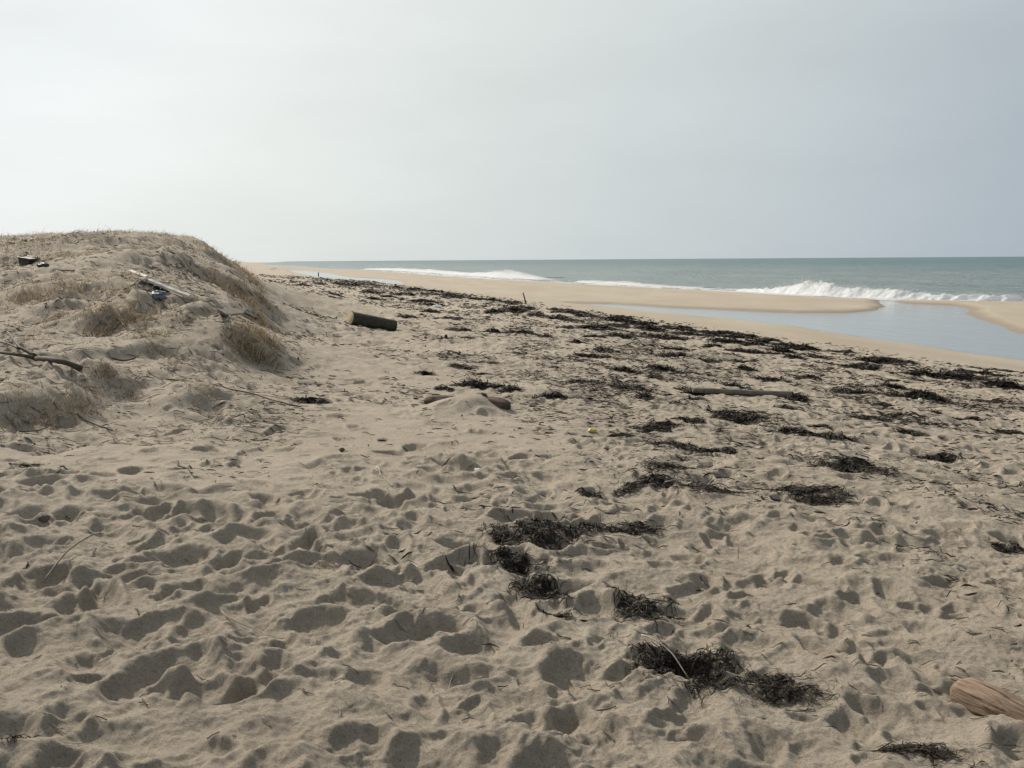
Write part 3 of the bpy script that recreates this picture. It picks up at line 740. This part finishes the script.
c2 = [(445,178,50,24),(560,187,50,12),(500,193,30,14),(452,203,30,10),(325,187,30,10),(630,210,70,16),(720,195,40,10),(660,222,60,12),(862,247,40,26),(650,245,40,20),(715,270,80,12),(570,262,50,10),(740,305,60,20),(795,332,40,10),(840,420,80,10),(760,435,80,14),(830,455,60,10),(690,510,50,16),(630,455,60,12),(380,155,40,16),(340,150,40,14),(210,155,40,10),(270,150,30,8)]
for (lst, ox) in ((c3, 500), (c4, 724), (c2, 240)):
    for (cx, cy, w, h) in lst:
        px, py = ox + cx * .293, 240 + cy * .293
        if py < 306: lab = 'small black seaweed lump in the far wrack line between dune and sandbar'
        elif py < 345 and px < 620: lab = 'dark seaweed clump in the wrack line left of the lagoon head'
        elif py < 375: lab = 'dark seaweed clump on the upper beach edge beside the lagoon'
        elif px > 800: lab = 'low dark seaweed clump on the right of the beach below the lagoon'
        elif px < 560: lab = 'thin dark seaweed streak on the middle sand left of the yellow scrap'
        else: lab = 'flat dark seaweed clump scattered around the long driftwood beam'
        clump(px, py, w * .293, max(h * .293, 3), lab, 'seaweed clumps of the wrack line', tilt=rng.normal(-.12, .15))

def project(p):
    d = np.asarray(p) - CAM; z = d @ fwd
    return 512 + F * (d @ right) / z, 384 - F * (d @ up) / z
for _ in range(48):
    s_ = math.exp(rng.uniform(math.log(17), math.log(110))); t_ = rng.normal(15.3, 1.0) - .4 * abs(rng.normal(0, 2))
    bend = .03 * min(max(s_ - 60, 0), 200)
    xy = DS * s_ + DT * (t_ - bend)
    px, py = project((xy[0], xy[1], float(smooth_ground(xy[0], xy[1])[0])))
    if not 250 < px < 1030: continue
    wm = rng.uniform(.35, 1.1)
    clump(px, py, wm / np.hypot(*xy) * F, max(3, .20 / np.hypot(*xy) * F), 'black seaweed lump packed along the crest of the wrack line', 'seaweed lumps packed along the crest of the wrack line', tilt=rng.normal(-.15, .2))
# countless loose scraps of weed over the dry sand
def litter(n, f_place, Ls, Wd, mat, name, label, cat, tmax, lift=.004):
    x, y = f_place(n); n = len(x); r = np.hypot(x, y)
    K = 4; k = np.linspace(-.5, .5, K)
    L = Ls * rng.uniform(.3, 1.5, n) * (1 + r / 22); ang = rng.normal(-.2, .35, n) + rng.normal(0, .5, n) * sst(14, 6, r); curl = rng.normal(0, .9, n)
    aa = ang[:, None] + curl[:, None] * k[None]
    dx = np.cos(aa) * (L / 3)[:, None]; dy = np.sin(aa) * (L / 3)[:, None]
    X = x[:, None] + np.cumsum(dx, 1); Y = y[:, None] + np.cumsum(dy, 1)
    P = lay(X, Y, lift + (.008 + .0020 * r[:, None]) * rng.random((n, 1)) * (1 - 1.4 * np.abs(k[None]) * rng.random((n, 1))))
    sd = np.stack([-np.sin(aa), np.cos(aa), rng.normal(0, .6, (n, 1)) + 0 * aa], -1); sd /= np.linalg.norm(sd, axis=-1)[..., None]
    W = (Wd * rng.uniform(.4, 1.6, n) * (1 + r / 6))[:, None] * (1 - (2 * np.abs(k)[None]) ** 2 * .6)
    g = Geo(); g.ribbons(P, W, sd, rng.random(n) * tmax)
    return tag(g.build(name, mat, smooth=False), label, cat, kind='stuff')
def place_weed(n):
    r = np.exp(rng.uniform(math.log(3.5), math.log(130), n)); a = rng.uniform(-.55, .56, n)
    k = rng.integers(1, 12, n); r = np.repeat(r, k); a = np.repeat(a, k); m = len(r)
    sp = .05 + .007 * r
    x, y = r * np.sin(a) + rng.normal(0, 1.3, m) * sp, r * np.cos(a) + rng.normal(0, .8, m) * sp; s, t = st(x, y); r = np.hypot(x, y)
    w = .75 * np.exp(-((t - 10) / 4.5) ** 2) + .9 * np.exp(-((t - 15) / 2.2) ** 2) * sst(14, 22, r) + .45 * sst(-2, 2, t)
    w = w * sst(18.5, 16.5, t + .8 * perlin(s / 5, t / 5, 41)) * (.04 + 1.5 * np.clip(perlin(s / 2.4, t / .9, 101) + .12 + .5 * perlin(s / 9, t / 4, 102), 0, 1) ** 1.4) * sst(3.5, 12, r) * (1 - .45 * dune_near(x, y))
    ok = np.nonzero(rng.random(len(x)) < w * 2.2)[0]
    return x[ok], y[ok]
litter(42000, place_weed, .05, .0046, M_WEED, 'seaweed_scraps', 'loose dark scraps of seaweed strewn over the dry sand', 'seaweed', .8)

# ------------------------------------------------------------------ grass on the dune
def blades(g, x, y, n_seg, L, lean_dir, lean, width, tint, lift=0.0):
    n = len(x); k = np.linspace(0, 1, n_seg)
    d = np.stack([np.cos(lean_dir), np.sin(lean_dir)], 1)
    out = L[:, None] * (k[None] * .25 + lean[:, None] * k[None] ** 1.7)
    hgt = L[:, None] * (k[None] - .55 * lean[:, None] * k[None] ** 2.2)
    X = x[:, None] + d[:, :1] * out; Y = y[:, None] + d[:, 1:] * out
    z0 = ground(x, y) - .02 + lift
    gnd = ground(X.ravel(), Y.ravel()).reshape(X.shape) + .008
    Z = np.maximum(z0[:, None] + hgt, np.where(k[None] > .3, gnd, -9))
    P = np.stack([X, Y, Z], -1)
    sa = rng.uniform(0, 2 * math.pi, n); sd = np.stack([np.cos(sa), np.sin(sa), 0 * sa], 1)[:, None, :] + np.zeros((1, n_seg, 1))
    g.ribbons(P, width[:, None] * (1.05 - k[None]) , sd, tint)
WA = math.atan2(WIND[1], WIND[0])
def tuft(px, py, wpx, hpx, label, n=160, tmin=.15, tmax=1.0, group='dry grass tufts on the dune'):
    p = hit(px, py); D = p[1]; a = wpx / F * D * .5; Hh = hpx / F * D * .85; n = int(n * .6)
    x = p[0] + rng.normal(0, .65, n) * a; y = p[1] + rng.normal(0, .7, n) * a * 1.1
    g = Geo()
    ld = WA + rng.normal(0, 1.1, n); lean = np.clip(rng.normal(.55, .3, n), .05, 1.15)
    blades(g, x, y, 5, Hh * rng.uniform(.5, 1.35, n), ld, lean, rng.uniform(.005, .011, n) * (.35 + D / 20), rng.uniform(tmin, tmax, n) ** 1.2)
    nn = n // 2          # collapsed dead blades hanging down the lee side
    x = p[0] + rng.normal(.2, .5, nn) * a; y = p[1] + rng.normal(-.2, .5, nn) * a
    blades(g, x, y, 5, Hh * rng.uniform(.6, 1.5, nn), WA + rng.normal(0, .6, nn), rng.uniform(.9, 1.5, nn), rng.uniform(.006, .012, nn) * (.4 + D / 18), rng.uniform(0, .6, nn))
    return tag(g.build('grass_tuft', M_GRASS, None, p, smooth=False), label, 'grass tuft', group)
TU = tuft
TU(76, 404, 46, 17, 'thick brown grass tuft on the sand lip in front of the forked branch', 300)
TU(24, 412, 44, 15, 'brown grass tuft overhanging the hollow at the left edge', 240)
TU(50, 420, 36, 12, 'low dead grass between the two tufts of the sand lip', 140, .0, .6)
TU(105, 374, 30, 14, 'dark twiggy tuft right of the forked branch', 190, .0, .6)
TU(130, 394, 24, 12, 'small brown tuft below the dark twiggy tuft', 110, .0, .8)
TU(205, 392, 26, 13, 'dark little tuft on the open sand slope below the dune', 120, .0, .6)
TU(250, 352, 34, 20, 'tall straw coloured tuft at the toe of the dune', 320)
TU(262, 338, 26, 17, 'straw coloured tuft behind the tallest tuft at the dune toe', 220)
TU(240, 338, 30, 14, 'brown tuft on the shoulder above the dune toe', 200)
TU(272, 362, 20, 10, 'low dark tuft hanging in the shadow of the dune toe', 110, .0, .5)
TU(262, 322, 20, 13, 'straw tuft on the seaward rim below the dark slab', 140)
TU(296, 385, 14, 9, 'tiny sprig of straw on the smooth sand beyond the dune toe', 22, .5, 1)
TU(130, 322, 50, 18, 'broad straw tuft above the sand scarp in the middle of the dune', 320)
TU(150, 336, 30, 11, 'dark dead tuft at the foot of the sand scarp', 160, .0, .5)
TU(105, 312, 46, 14, 'straw tuft left of and above the broad scarp tuft', 260)
TU(155, 348, 18, 9, 'little dark tuft on the bare sand under the scarp', 90, .0, .6)
TU(95, 330, 36, 13, 'grey brown tuft at the left end of the scarp', 200, .0, .7)
TU(28, 300, 44, 16, 'straw tuft near the left edge below the black tub', 260)
TU(70, 288, 50, 14, 'pale straw tuft on the middle of the dune top', 260, .3, 1)
TU(120, 292, 46, 12, 'pale straw tuft left of the white plank', 220, .3, 1)
TU(52, 320, 34, 12, 'brown tuft between the left edge and the scarp', 170, .0, .8)
TU(215, 283, 34, 13, 'brown tuft on the seaward shoulder of the dune above the slab', 180, .1, .7)
TU(236, 292, 30, 15, 'dark tuft on the steep seaward flank', 180, .0, .5)
TU(248, 304, 26, 13, 'lower dark tuft on the steep seaward flank', 160, .0, .5)
TU(184, 320, 40, 10, 'sparse tuft on the sand below the white plank', 110, .1, .7)
TU(180, 366, 18, 8, 'small brown sprig on the open slope below the scarp', 60, .2, .8)
TU(30, 340, 40, 10, 'sparse grey tuft above the forked branch', 110, .0, .7)
TU(320, 568, 22, 16, 'small tangle of dead straw trampled among the foreground footprints', 60, .0, .6, 'dead straw on the beach')
TU(345, 438, 14, 7, 'tiny dark sprig on the smooth sand before the half buried log', 30, .0, .4, 'dead straw on the beach')
TU(207, 249, 30, 8, 'wispy tuft on the skyline where the dune crest starts to fall', 130, .0, .8)
TU(226, 259, 28, 9, 'wispy tuft on the skyline halfway down the falling crest', 130, .0, .8)
TU(242, 270, 22, 10, 'ragged tuft on the skyline close to the sea horizon', 130, .0, .7)
TU(254, 284, 20, 12, 'ragged brown tuft on the seaward edge just below the horizon', 150, .0, .7)
TU(263, 300, 18, 12, 'ragged dark tuft lower on the seaward edge beside the wrack line', 140, .0, .6)
def place_cover(n):
    u = rng.random((n * 5, 2)); px = -150 + 420 * u[:, 0]
    Y = 12 + 28 * u[:, 1]; x = (px - 512) / F * Y * 1.0; y = Y
    s, t = st(x, y)
    w = np.clip(fbm(x / 2.2, y / 2.2, 3, 121) + .15, 0, 1) * 1.2
    crest = sst(19.5, 22, y) * sst(33, 29, y)
    w = (w * .55 + crest * np.clip(.22 + 1.3 * fbm(x / 1.5, y / 1.5, 2, 122), 0, 1)) * sst(-.6, -2.2, t) * sst(12, 15, y)
    ok = np.nonzero(rng.random(len(x)) < w)[0][:n]
    return x[ok], y[ok]
x, y = place_cover(19000); n = len(x); g = Geo()
blades(g, x, y, 4, rng.uniform(.06, .20, n) * np.where(rng.random(n) < .05, 2.0, 1.0), WA + rng.normal(0, .7, n), np.clip(rng.normal(.8, .3, n), .1, 1.4), rng.uniform(.007, .016, n), rng.random(n))
tag(g.build('dune_grass', M_COVER, smooth=False), 'short dry wind-bent grass covering the crest and top of the dune', 'grass', kind='stuff')

def place_dune(n):
    px = rng.uniform(-150, 330, n * 3); Y = 8.8 + 18 * rng.random(n * 3) ** 1.2; x = (px - 512) / F * Y
    s, t = st(x, Y)
    w = np.clip(perlin(x / 1.3, Y / 1.3, 131) + .18 + .4 * perlin(x / .4, Y / .4, 132), .03, 1) * sst(1.6, -.4, t) * (.12 + .88 * sst(-.12, .22, perlin(x / 1.6 + 3, Y / 1.6, 99) + .4 * perlin(x / .6, Y / .6, 98)))
    ok = np.nonzero(rng.random(len(x)) < w * 1.5)[0][:n]
    return x[ok], Y[ok]
litter(8000, place_dune, .045, .0050, M_TWIG, 'dune_litter', 'dark dead leaf scraps blown over the dune slope', 'litter', .75, .006)
# ------------------------------------------------------------------ twigs
def twig_path(p, q, K=9, wob=.03, lift=.012, z=None):
    k = np.linspace(0, 1, K); L = math.hypot(q[0] - p[0], q[1] - p[1])
    nx, ny = -(q[1] - p[1]) / L, (q[0] - p[0]) / L
    s0 = rng.uniform(0, 50); w = wob * L * perlin(k * 3 + s0, k * 0, 7) * 2
    X = p[0] + (q[0] - p[0]) * k + nx * w; Y = p[1] + (q[1] - p[1]) * k + ny * w
    Z = ground(X, Y) + lift
    sm = np.polyfit(k, Z, 2); Zs = np.polyval(sm, k)
    if z is None: Z = np.maximum(Zs, Z - lift * .6)
    else: Z = Z + np.asarray(z)
    return np.stack([X, Y, Z], 1)
g = Geo()
pxs = rng.uniform(-40, 300, 3400)
Yd = 9 + 16 * rng.random(3400) ** 1.1; xx = (pxs - 512) / F * Yd
_, tt = st(xx, Yd)
for x, y, t in zip(xx, Yd, tt):
    if t > 1.5: continue
    a = WA + .35 + rng.normal(0, .6); L = .025 + .17 * rng.random() ** 2.2
    g.tube(twig_path((x, y), (x + L * math.cos(a), y + L * math.sin(a)), 5, .03, .010), rng.uniform(.0018, .005) * (.4 + y / 22), 4, tint=rng.random() ** 1.1 , caps=False)
tag(g.build('twig_scraps', M_TWIG, smooth=True), 'countless broken twigs and stems blown over the dune', 'twigs', kind='stuff')
g = Geo()
for _ in range(520):
    r = math.exp(rng.uniform(math.log(3.3), math.log(14))); a0 = rng.uniform(-.5, .52); x, y = r * math.sin(a0), r * math.cos(a0)
    a = rng.normal(-.4, .9); L = rng.uniform(.012, .08)
    g.tube(twig_path((x, y), (x + L * math.cos(a), y + L * math.sin(a)), 4, .1, .005), rng.uniform(.001, .0028), 4, tint=rng.random() ** .9, caps=False)
tag(g.build('straw_scraps', M_TWIG, smooth=True), 'tiny straws and stems scattered among the footprints', 'straw', kind='stuff')

def stick(name, a, b, r0_, r1_, tint, label, cat='twig', group=None, lift=.015, wob=.03, mat=None):
    p, q = hit(*a), hit(*b)
    P = twig_path(p, q, 14, wob, lift); g = Geo()
    g.tube(P, np.linspace(r0_, r1_, 14), 7, tint=tint, rough=.15)
    return tag(g.build(name, mat or M_TWIG, None, p), label, cat, group)
stick('reed_stalk', (44, 580), (104, 540), .0055, .0035, .62, 'long straight reed stalk leaning across the footprints on the left', 'reed', lift=.05, wob=.01)
stick('straw_stalk', (222, 612), (282, 637), .003, .002, .85, 'pale straw lying among the footprints left of centre', 'straw', lift=.02)
stick('straw_stalk', (642, 652), (690, 676), .0035, .002, .95, 'pale straw lying across the largest foreground seaweed mat', 'straw', lift=.06)
stick('straw_stalk', (665, 489), (702, 482), .005, .003, .95, 'pale straw lying across the thick seaweed heap', 'straw', lift=.05)
stick('straw_stalk', (376, 472), (391, 488), .005, .003, 1.0, 'short white straw on the sand before the half buried log', 'straw', lift=.02)
stick('straw_stalk', (483, 540), (496, 548), .004, .003, 1.0, 'white chip of straw left of the curved seaweed trail', 'straw', lift=.02)
stick('straw_stalk', (472, 630), (478, 637), .004, .003, 1.0, 'short white straw in the middle of the foreground', 'straw', lift=.03)
stick('dead_stem', (168, 382), (300, 407), .012, .006, .2, 'long thin dark stem lying along the bottom of the dune slope', 'stem', lift=.02, wob=.04)
stick('dead_stem', (76, 418), (112, 434), .010, .006, .05, 'short dark stem in the shaded hollow under the brown tufts', 'stem', lift=.015)
stick('dead_stem', (4, 417), (26, 433), .009, .007, .55, 'pale stem sticking out of the hollow at the left edge', 'stem', lift=.03)
stick('dead_stem', (20, 437), (50, 430), .008, .006, .1, 'crooked dark stem on the shaded hollow floor', 'stem', lift=.02, wob=.08)
stick('dead_stem', (175, 462), (192, 478), .008, .005, .2, 'short dark stem on the sand below the dune', 'stem', lift=.02)
stick('dead_stem', (58, 478), (68, 470), .009, .005, .35, 'curved stem beside the dark weed wisp on the left sand', 'stem', lift=.03)
stick('dead_stem', (112, 360), (136, 362), .014, .010, .3, 'short level stick behind the dark twiggy tuft', 'stem', lift=.03)
SW(27, 466, 34, 9, 'dark weed wisp on the sand below the left hollow', tilt=0, loose=True)
SW(308, 400, 30, 6, 'small dark weed tuft on smooth sand between dune toe and half buried log', tilt=0)
# the forked branch
root = empty('fallen_branch', hit(82, 384), 'forked dark branch half sunk in the dune sand at the left edge', 'branch')
rp = np.array(root.location)
def bough(name, pts, r_a, r_b, lifts, parent=root):
    W = [hit(*p) for p in pts]; P = []
    for a, b in zip(W[:-1], W[1:]): P += [a * (1 - k) + b * k for k in np.linspace(0, 1, 6)[:-1]]
    P.append(W[-1]); P = np.array(P); n = len(P)
    P[:, 2] = np.polyval(np.polyfit(np.arange(n), ground(P[:, 0], P[:, 1]), 2), np.arange(n)) + np.interp(np.linspace(0, 1, n), np.linspace(0, 1, len(lifts)), lifts)
    g = Geo(); g.tube(P, np.linspace(r_a, r_b, n), 9, tint=.22, rough=.22, seed=3)
    o = g.build(name, M_TWIG, parent, rp); o.location = (0, 0, 0); return o
bough('stem', [(82, 381), (60, 374), (36, 366)], .034, .027, [.06, .08, .07])
bough('limb', [(36, 366), (20, 355), (8, 341)], .025, .012, [.08, .10, .14])
bough('limb', [(36, 366), (18, 365), (-14, 361)], .024, .014, [.08, .07, .06])
bough('limb', [(19, 356), (8, 355), (-8, 352)], .014, .008, [.1, .09, .08])

# ------------------------------------------------------------------ driftwood
def log_path(p, q, K, sag=0.0, wob=.0, seed=1):
    k = np.linspace(0, 1, K)[:, None]; P = p * (1 - k) + q * k
    P[:, 2] += sag * np.sin(k[:, 0] * math.pi)
    if wob:
        d = q - p; nrm = np.array([-d[1], d[0], 0]); nrm /= np.linalg.norm(nrm)
        P += nrm[None] * (wob * perlin(k[:, 0] * 2.5, k[:, 0] * 0, seed))[:, None]
    return P
def local_axis(o_loc, p, q):
    """rotation that puts local x on p->q so the grain follows the log"""
    return Vector(q - p).to_track_quat('X', 'Z')
def log_part(name, P, rad, mat, parent, loc, quat, sides=20, rough=.1, seed=1, caps=True, squash=1.0):
    g = Geo(); g.tube(P, rad, sides, rough=rough, seed=seed, caps=caps, squash=squash)
    Rm = np.array(quat.to_matrix()); V = np.concatenate(g.V)
    V = (V - loc) @ Rm
    o = mesh_obj(name, V, [np.concatenate(g.Q)] + ([np.concatenate(g.T)] if g.T else []), mat, parent, True)
    return o
def log_thing(name, p, q, label, cat, group=None):
    o = empty(name, p, label, cat, group); qt = local_axis(p, p, q); o.rotation_mode = 'QUATERNION'; o.rotation_quaternion = qt
    return o, qt
# bare log, bottom right
p = hit(953, 691); q = hit(1100, 762); p[2] += .012; q[2] += .012
o, qt = log_thing('driftwood_log', p, q, 'bare tan driftwood log with a knot at the bottom right edge of the sand', 'log')
P = log_path(p, q, 40, 0.0, .02); k = np.linspace(0, 1, 40)
rad = .060 * np.minimum(1, np.sqrt(np.clip(k / .09, .06, 1))) * (1 + .12 * np.sin(k * 7)) * (1 + .18 * k)
log_part('trunk', P, rad, M_LOG, o, p, qt, 48, .14, 7)
kp = P[10] + np.array([-.005, -.028, .046]); nrm = np.array([-.1, -.4, .9]); nrm /= np.linalg.norm(nrm)
log_part('knot', np.array([kp - nrm * .03, kp, kp + nrm * .008, kp + nrm * .014]), np.array([.034, .029, .022, .006]), M_LOG, o, p, qt, 14, .2, 6)
# green barked log section on the upper beach
p = at_y(350.5, 318.0, 24.0); q = at_y(394, 326.3, 24.7)
d = (q - p) / np.linalg.norm(q - p)
o, qt = log_thing('cut_log', p, q, 'short thick sawn log with dark green bark and a pale cut end', 'log')
log_part('bark', log_path(p, q, 24), .158, M_GREEN, o, p, qt, 36, .05, 3, caps=False)
def disc(c, dirv, r, name):
    log_part(name, np.array([c - dirv * .03, c - dirv * .001, c]), np.array([r, r, r * .985]), M_CUT, o, p, qt, 32, .03, 5)
disc(p - d * .002, -d, .152, 'cut_end'); disc(q + d * .002, d, .152, 'cut_end')
# half buried log
p = hit(424, 404); q = hit(509, 410); p[2] += .03; q[2] += .035
o, qt = log_thing('buried_log', p, q, 'brown log half buried in a sand mound with both ends showing', 'log')
k = np.linspace(0, 1, 34); P = log_path(p, q, 34, .04, .08, 5)
rad = .062 * np.interp(k, [0, .04, .12, .26, .4, .7, .85, .96, 1], [.4, .75, 1.0, .9, .8, .95, 1.25, 1.2, .75])
log_part('trunk', P, rad, M_BROWN, o, p, qt, 24, .35, 8)
kp = P[24] + np.array([0, 0, .05])
log_part('branch_stub', np.array([kp - [.02, 0, .05], kp, kp + [-.015, 0, .035], kp + [-.05, .0, .06]]), np.array([.035, .03, .026, .008]), M_BROWN, o, p, qt, 10, .3, 2)
# the long beam
p = hit(693, 394); q = hit(792, 398.5); p[2] += .05; q[2] += .05
o, qt = log_thing('driftwood_beam', p, q, 'long thin grey driftwood pole lying flat with dark weed at both ends', 'pole')
log_part('pole', log_path(p, q, 30, 0, .05, 9), np.linspace(.036, .05, 30), M_GREY, o, p, qt, 16, .14, 9)
SW(796, 399.5, 14, 9, 'dark weed bundle wrapped at the right end of the long driftwood pole', tilt=0, dens=1.2)
SW(694, 392.5, 18, 6, 'dark weed bundle at the left end of the long driftwood pole', tilt=0, dens=1.2)
# boards on the dune
def board(a, b, w, tck, mat, name, label, tip=0.0, lift=.03, cat='plank'):
    p, q = hit(*a), hit(*b); p[2] += lift; q[2] += lift
    d = q - p; L = np.linalg.norm(d); n = 14
    qt = Vector(d).to_track_quat('X', 'Z')
    X = np.linspace(0, L, n); V = []
    for i_, x in enumerate(X):
        e = .012 * perlin(x * 6, 0.3, 4)
        wv = w * (1 - .15 * (i_ == 0)) + .01 * float(perlin(x * 9, 2.2, 3))
        for (yy, zz) in ((-wv / 2, -tck / 2), (wv / 2, -tck / 2), (wv / 2, tck / 2 - .004), (wv / 2 - .006, tck / 2), (-wv / 2 + .006, tck / 2), (-wv / 2, tck / 2 - .004)):
            V.append((x + (.02 * float(perlin(yy * 40, zz, 5)) if i_ in (0, n - 1) else 0), yy, zz + float(e)))
    V = np.array(V); c, s = math.cos(tip), math.sin(tip)
    V[:, 1:] = np.stack([V[:, 1] * c - V[:, 2] * s, V[:, 1] * s + V[:, 2] * c], 1)
    i = np.arange(n - 1)[:, None] * 6; j = np.arange(6)[None]; j2 = (j + 1) % 6
    Q = np.stack([i + j, i + 6 + j, i + 6 + j2, i + j2], -1).reshape(-1, 4)[:, ::-1]
    caps = [np.array([[5, 4, 3, 2, 1, 0]])[:, ::-1], np.array([[0, 1, 2, 3, 4, 5]])[:, ::-1] + (n - 1) * 6]
    o = mesh_obj(name, V, [Q] + caps, mat, None, False)
    o.location = tuple(p); o.rotation_mode = 'QUATERNION'; o.rotation_quaternion = qt
    return tag(o, label, cat, 'boards and planks on the dune')
board((149, 286), (190, 302), .075, .045, M_WHITE, 'plank', 'longer white bleached plank sloping down the dune top', .35, .10)
board((130, 275), (147, 281), .07, .03, M_WHITE, 'plank', 'short white bleached board end above the longer white plank', .3, .08)
board((222, 322), (241, 318), .16, .03, M_GREY, 'slab', 'dark flat slab lying tilted on the seaward rim of the dune', .6, .13, 'slab')
board((236, 312), (258, 321), .05, .03, M_BROWN, 'batten', 'thin dark batten behind the tilted slab', .1, .04, 'batten')
board((57, 271.5), (74, 271.8), .05, .025, M_GREY, 'batten', 'thin grey batten lying right of the black tub', .2, .03, 'batten')
SW(152, 284, 22, 5, 'dark weed lying behind the longer white plank', tilt=-.5, loose=True)
# crumpled plastic, stones, scraps
def lump(name, px, py, size, mat, label, cat, seed, amp=.35, lift=.3, facet=False, group=None):
    p = hit(px, py); nu, nv = 14, 9
    A = np.linspace(0, 2 * math.pi, nu, endpoint=False); B = np.linspace(.12, math.pi - .12, nv)
    D = np.stack([np.cos(A)[None] * np.sin(B)[:, None], np.sin(A)[None] * np.sin(B)[:, None], np.cos(B)[:, None] + 0 * A[None]], -1)
    rr_ = 1 + amp * fbm(D[..., 0] * 1.7 + seed, D[..., 1] * 1.7 + D[..., 2] * 2.1, 3, seed)
    V = D * rr_[..., None] * np.array(size) * .5; V[..., 2] += size[2] * lift
    V = V.reshape(-1, 3)
    i = np.arange(nv - 1)[:, None] * nu; j = np.arange(nu)[None]; j2 = (j + 1) % nu
    Q = np.stack([i + j, i + nu + j, i + nu + j2, i + j2], -1).reshape(-1, 4)
    caps = [np.arange(nu)[None], (np.arange(nu)[None] + (nv - 1) * nu)[:, ::-1]]
    o = mesh_obj(name, V, [Q] + caps, mat, None, not facet); o.location = tuple(p)
    return tag(o, label, cat, group)
lump('plastic_sheet', 159, 298, (.26, .2, .16), M_BLUE, 'crumpled blue plastic scrap below the white plank on the dune', 'plastic', 3, .6, .25, True)
lump('plastic_scrap', 592, 432, (.085, .06, .04), M_YELLOW, 'yellow plastic scrap on the sand left of the seaweed cluster', 'plastic', 5, .7, .3, True)
lump('plastic_scrap', 920, 401.5, (.06, .05, .06), M_LITTER, 'white plastic scrap in front of the large rounded seaweed mound', 'plastic', 8, .6, .35, True)
lump('plastic_scrap', 728, 386.5, (.08, .06, .06), M_LITTER, 'small white scrap beside seaweed above the long driftwood pole', 'plastic', 9, .5, .35, True)
lump('plastic_scrap', 437, 308, (.5, .2, .18), M_LITTER, 'whitish scrap lying in the wrack line far behind the sawn log', 'plastic', 12, .5, .3, True)
lump('plastic_scrap', 478, 470.5, (.06, .03, .02), M_LITTER, 'tiny white scrap on the trodden sand in the middle of the picture', 'plastic', 14, .5, .4, True)
lump('stone', 44, 521, (.07, .05, .05), M_STONE, 'dark round stone on the left sand above the reed stalk', 'stone', 6, .3, .3)
lump('stone', 342, 451, (.05, .04, .04), M_STONE, 'small dark stone on the smooth sand below the half buried log', 'stone', 16, .3, .3)
lump('seaweed_ball', 402, 300.5, (.32, .2, .2), M_STONE, 'small dark lump alone on the sand behind the sawn log', 'lump', 17, .3, .3)
# black tub and its broken piece
p = hit(28, 267); o = empty('black_tub', p, 'black boxy tub tipped on the dune top near the left edge', 'tub')
o.rotation_euler = (R(4), R(10), R(-20))
def frustum(w0, d0, w1, d1, z0, z1):
    V = [(-w0, -d0, z0), (w0, -d0, z0), (w0, d0, z0), (-w0, d0, z0), (-w1, -d1, z1), (w1, -d1, z1), (w1, d1, z1), (-w1, d1, z1)]
    return np.array(V), np.array([[3, 2, 1, 0], [0, 1, 5, 4], [1, 2, 6, 5], [2, 3, 7, 6], [3, 0, 4, 7], [4, 5, 6, 7]])
def bev(ob, w):
    md = ob.modifiers.new('bevel', 'BEVEL'); md.width = w; md.segments = 2
V, Q = frustum(.13, .10, .155, .12, -.04, .19); bev(mesh_obj('body', V, Q, M_BLACK, o, False), .015)
g = Geo()
for (x0, y0, x1, y1) in ((-.165, -.13, .165, -.13), (.165, -.13, .165, .13), (.165, .13, -.165, .13), (-.165, .13, -.165, -.13)):
    g.tube(np.array([[x0, y0, .19], [(x0 + x1) / 2, (y0 + y1) / 2, .192], [x1, y1, .19]]), .013, 8)
g.build('rim', M_BLACK, o)
lump('broken_piece', 43, 267, (.24, .16, .11), M_BLACK, 'low black broken piece just right of the black tub', 'debris', 21, .4, .3, True)
# posts and upright sticks
def upright(name, px, py, hpx, r_, lean, mat, label, cat, tint=.1, fork=False):
    p = hit(px, py); H = hpx / F * p[1]
    k = np.linspace(0, 1, 7); P = np.stack([p[0] + lean * H * k ** 1.3, p[1] + 0 * k, p[2] - .05 + (H + .05) * k], 1)
    g = Geo(); g.tube(P, np.linspace(r_, r_ * .6, 7), 8, tint=tint, rough=.12)
    if fork: g.tube(np.array([P[3], P[3] + [-.35 * H, 0, .55 * H], P[3] + [-.5 * H, 0, .8 * H]]), [r_ * .7, r_ * .55, r_ * .3], 6, tint=tint)
    return tag(g.build(name, mat, None, p), label, cat)
upright('stick', 526, 304.5, 12, .05, -.25, M_TWIG, 'thin bare stick standing upright where wrack meets smooth sand', 'stick', .15)
upright('stub', 446.5, 340.5, 6, .05, -.1, M_TWIG, 'taller of the two short dark stubs poking from the sand', 'stub', .0)
upright('stub', 441.5, 339.5, 4, .022, .0, M_TWIG, 'thinner of the two short dark stubs poking from the sand', 'stub', .1)
upright('stick', 738, 555, 10, .004, .02, M_TWIG, 'little white stick standing upright in the foreground sand', 'stick', 1.0)
upright('post', 318.5, 276.2, 4, .16, 0, M_BROWN, 'tiny dark post standing beside the far tide pool', 'post', .1)
print('objects', len(scene.objects))
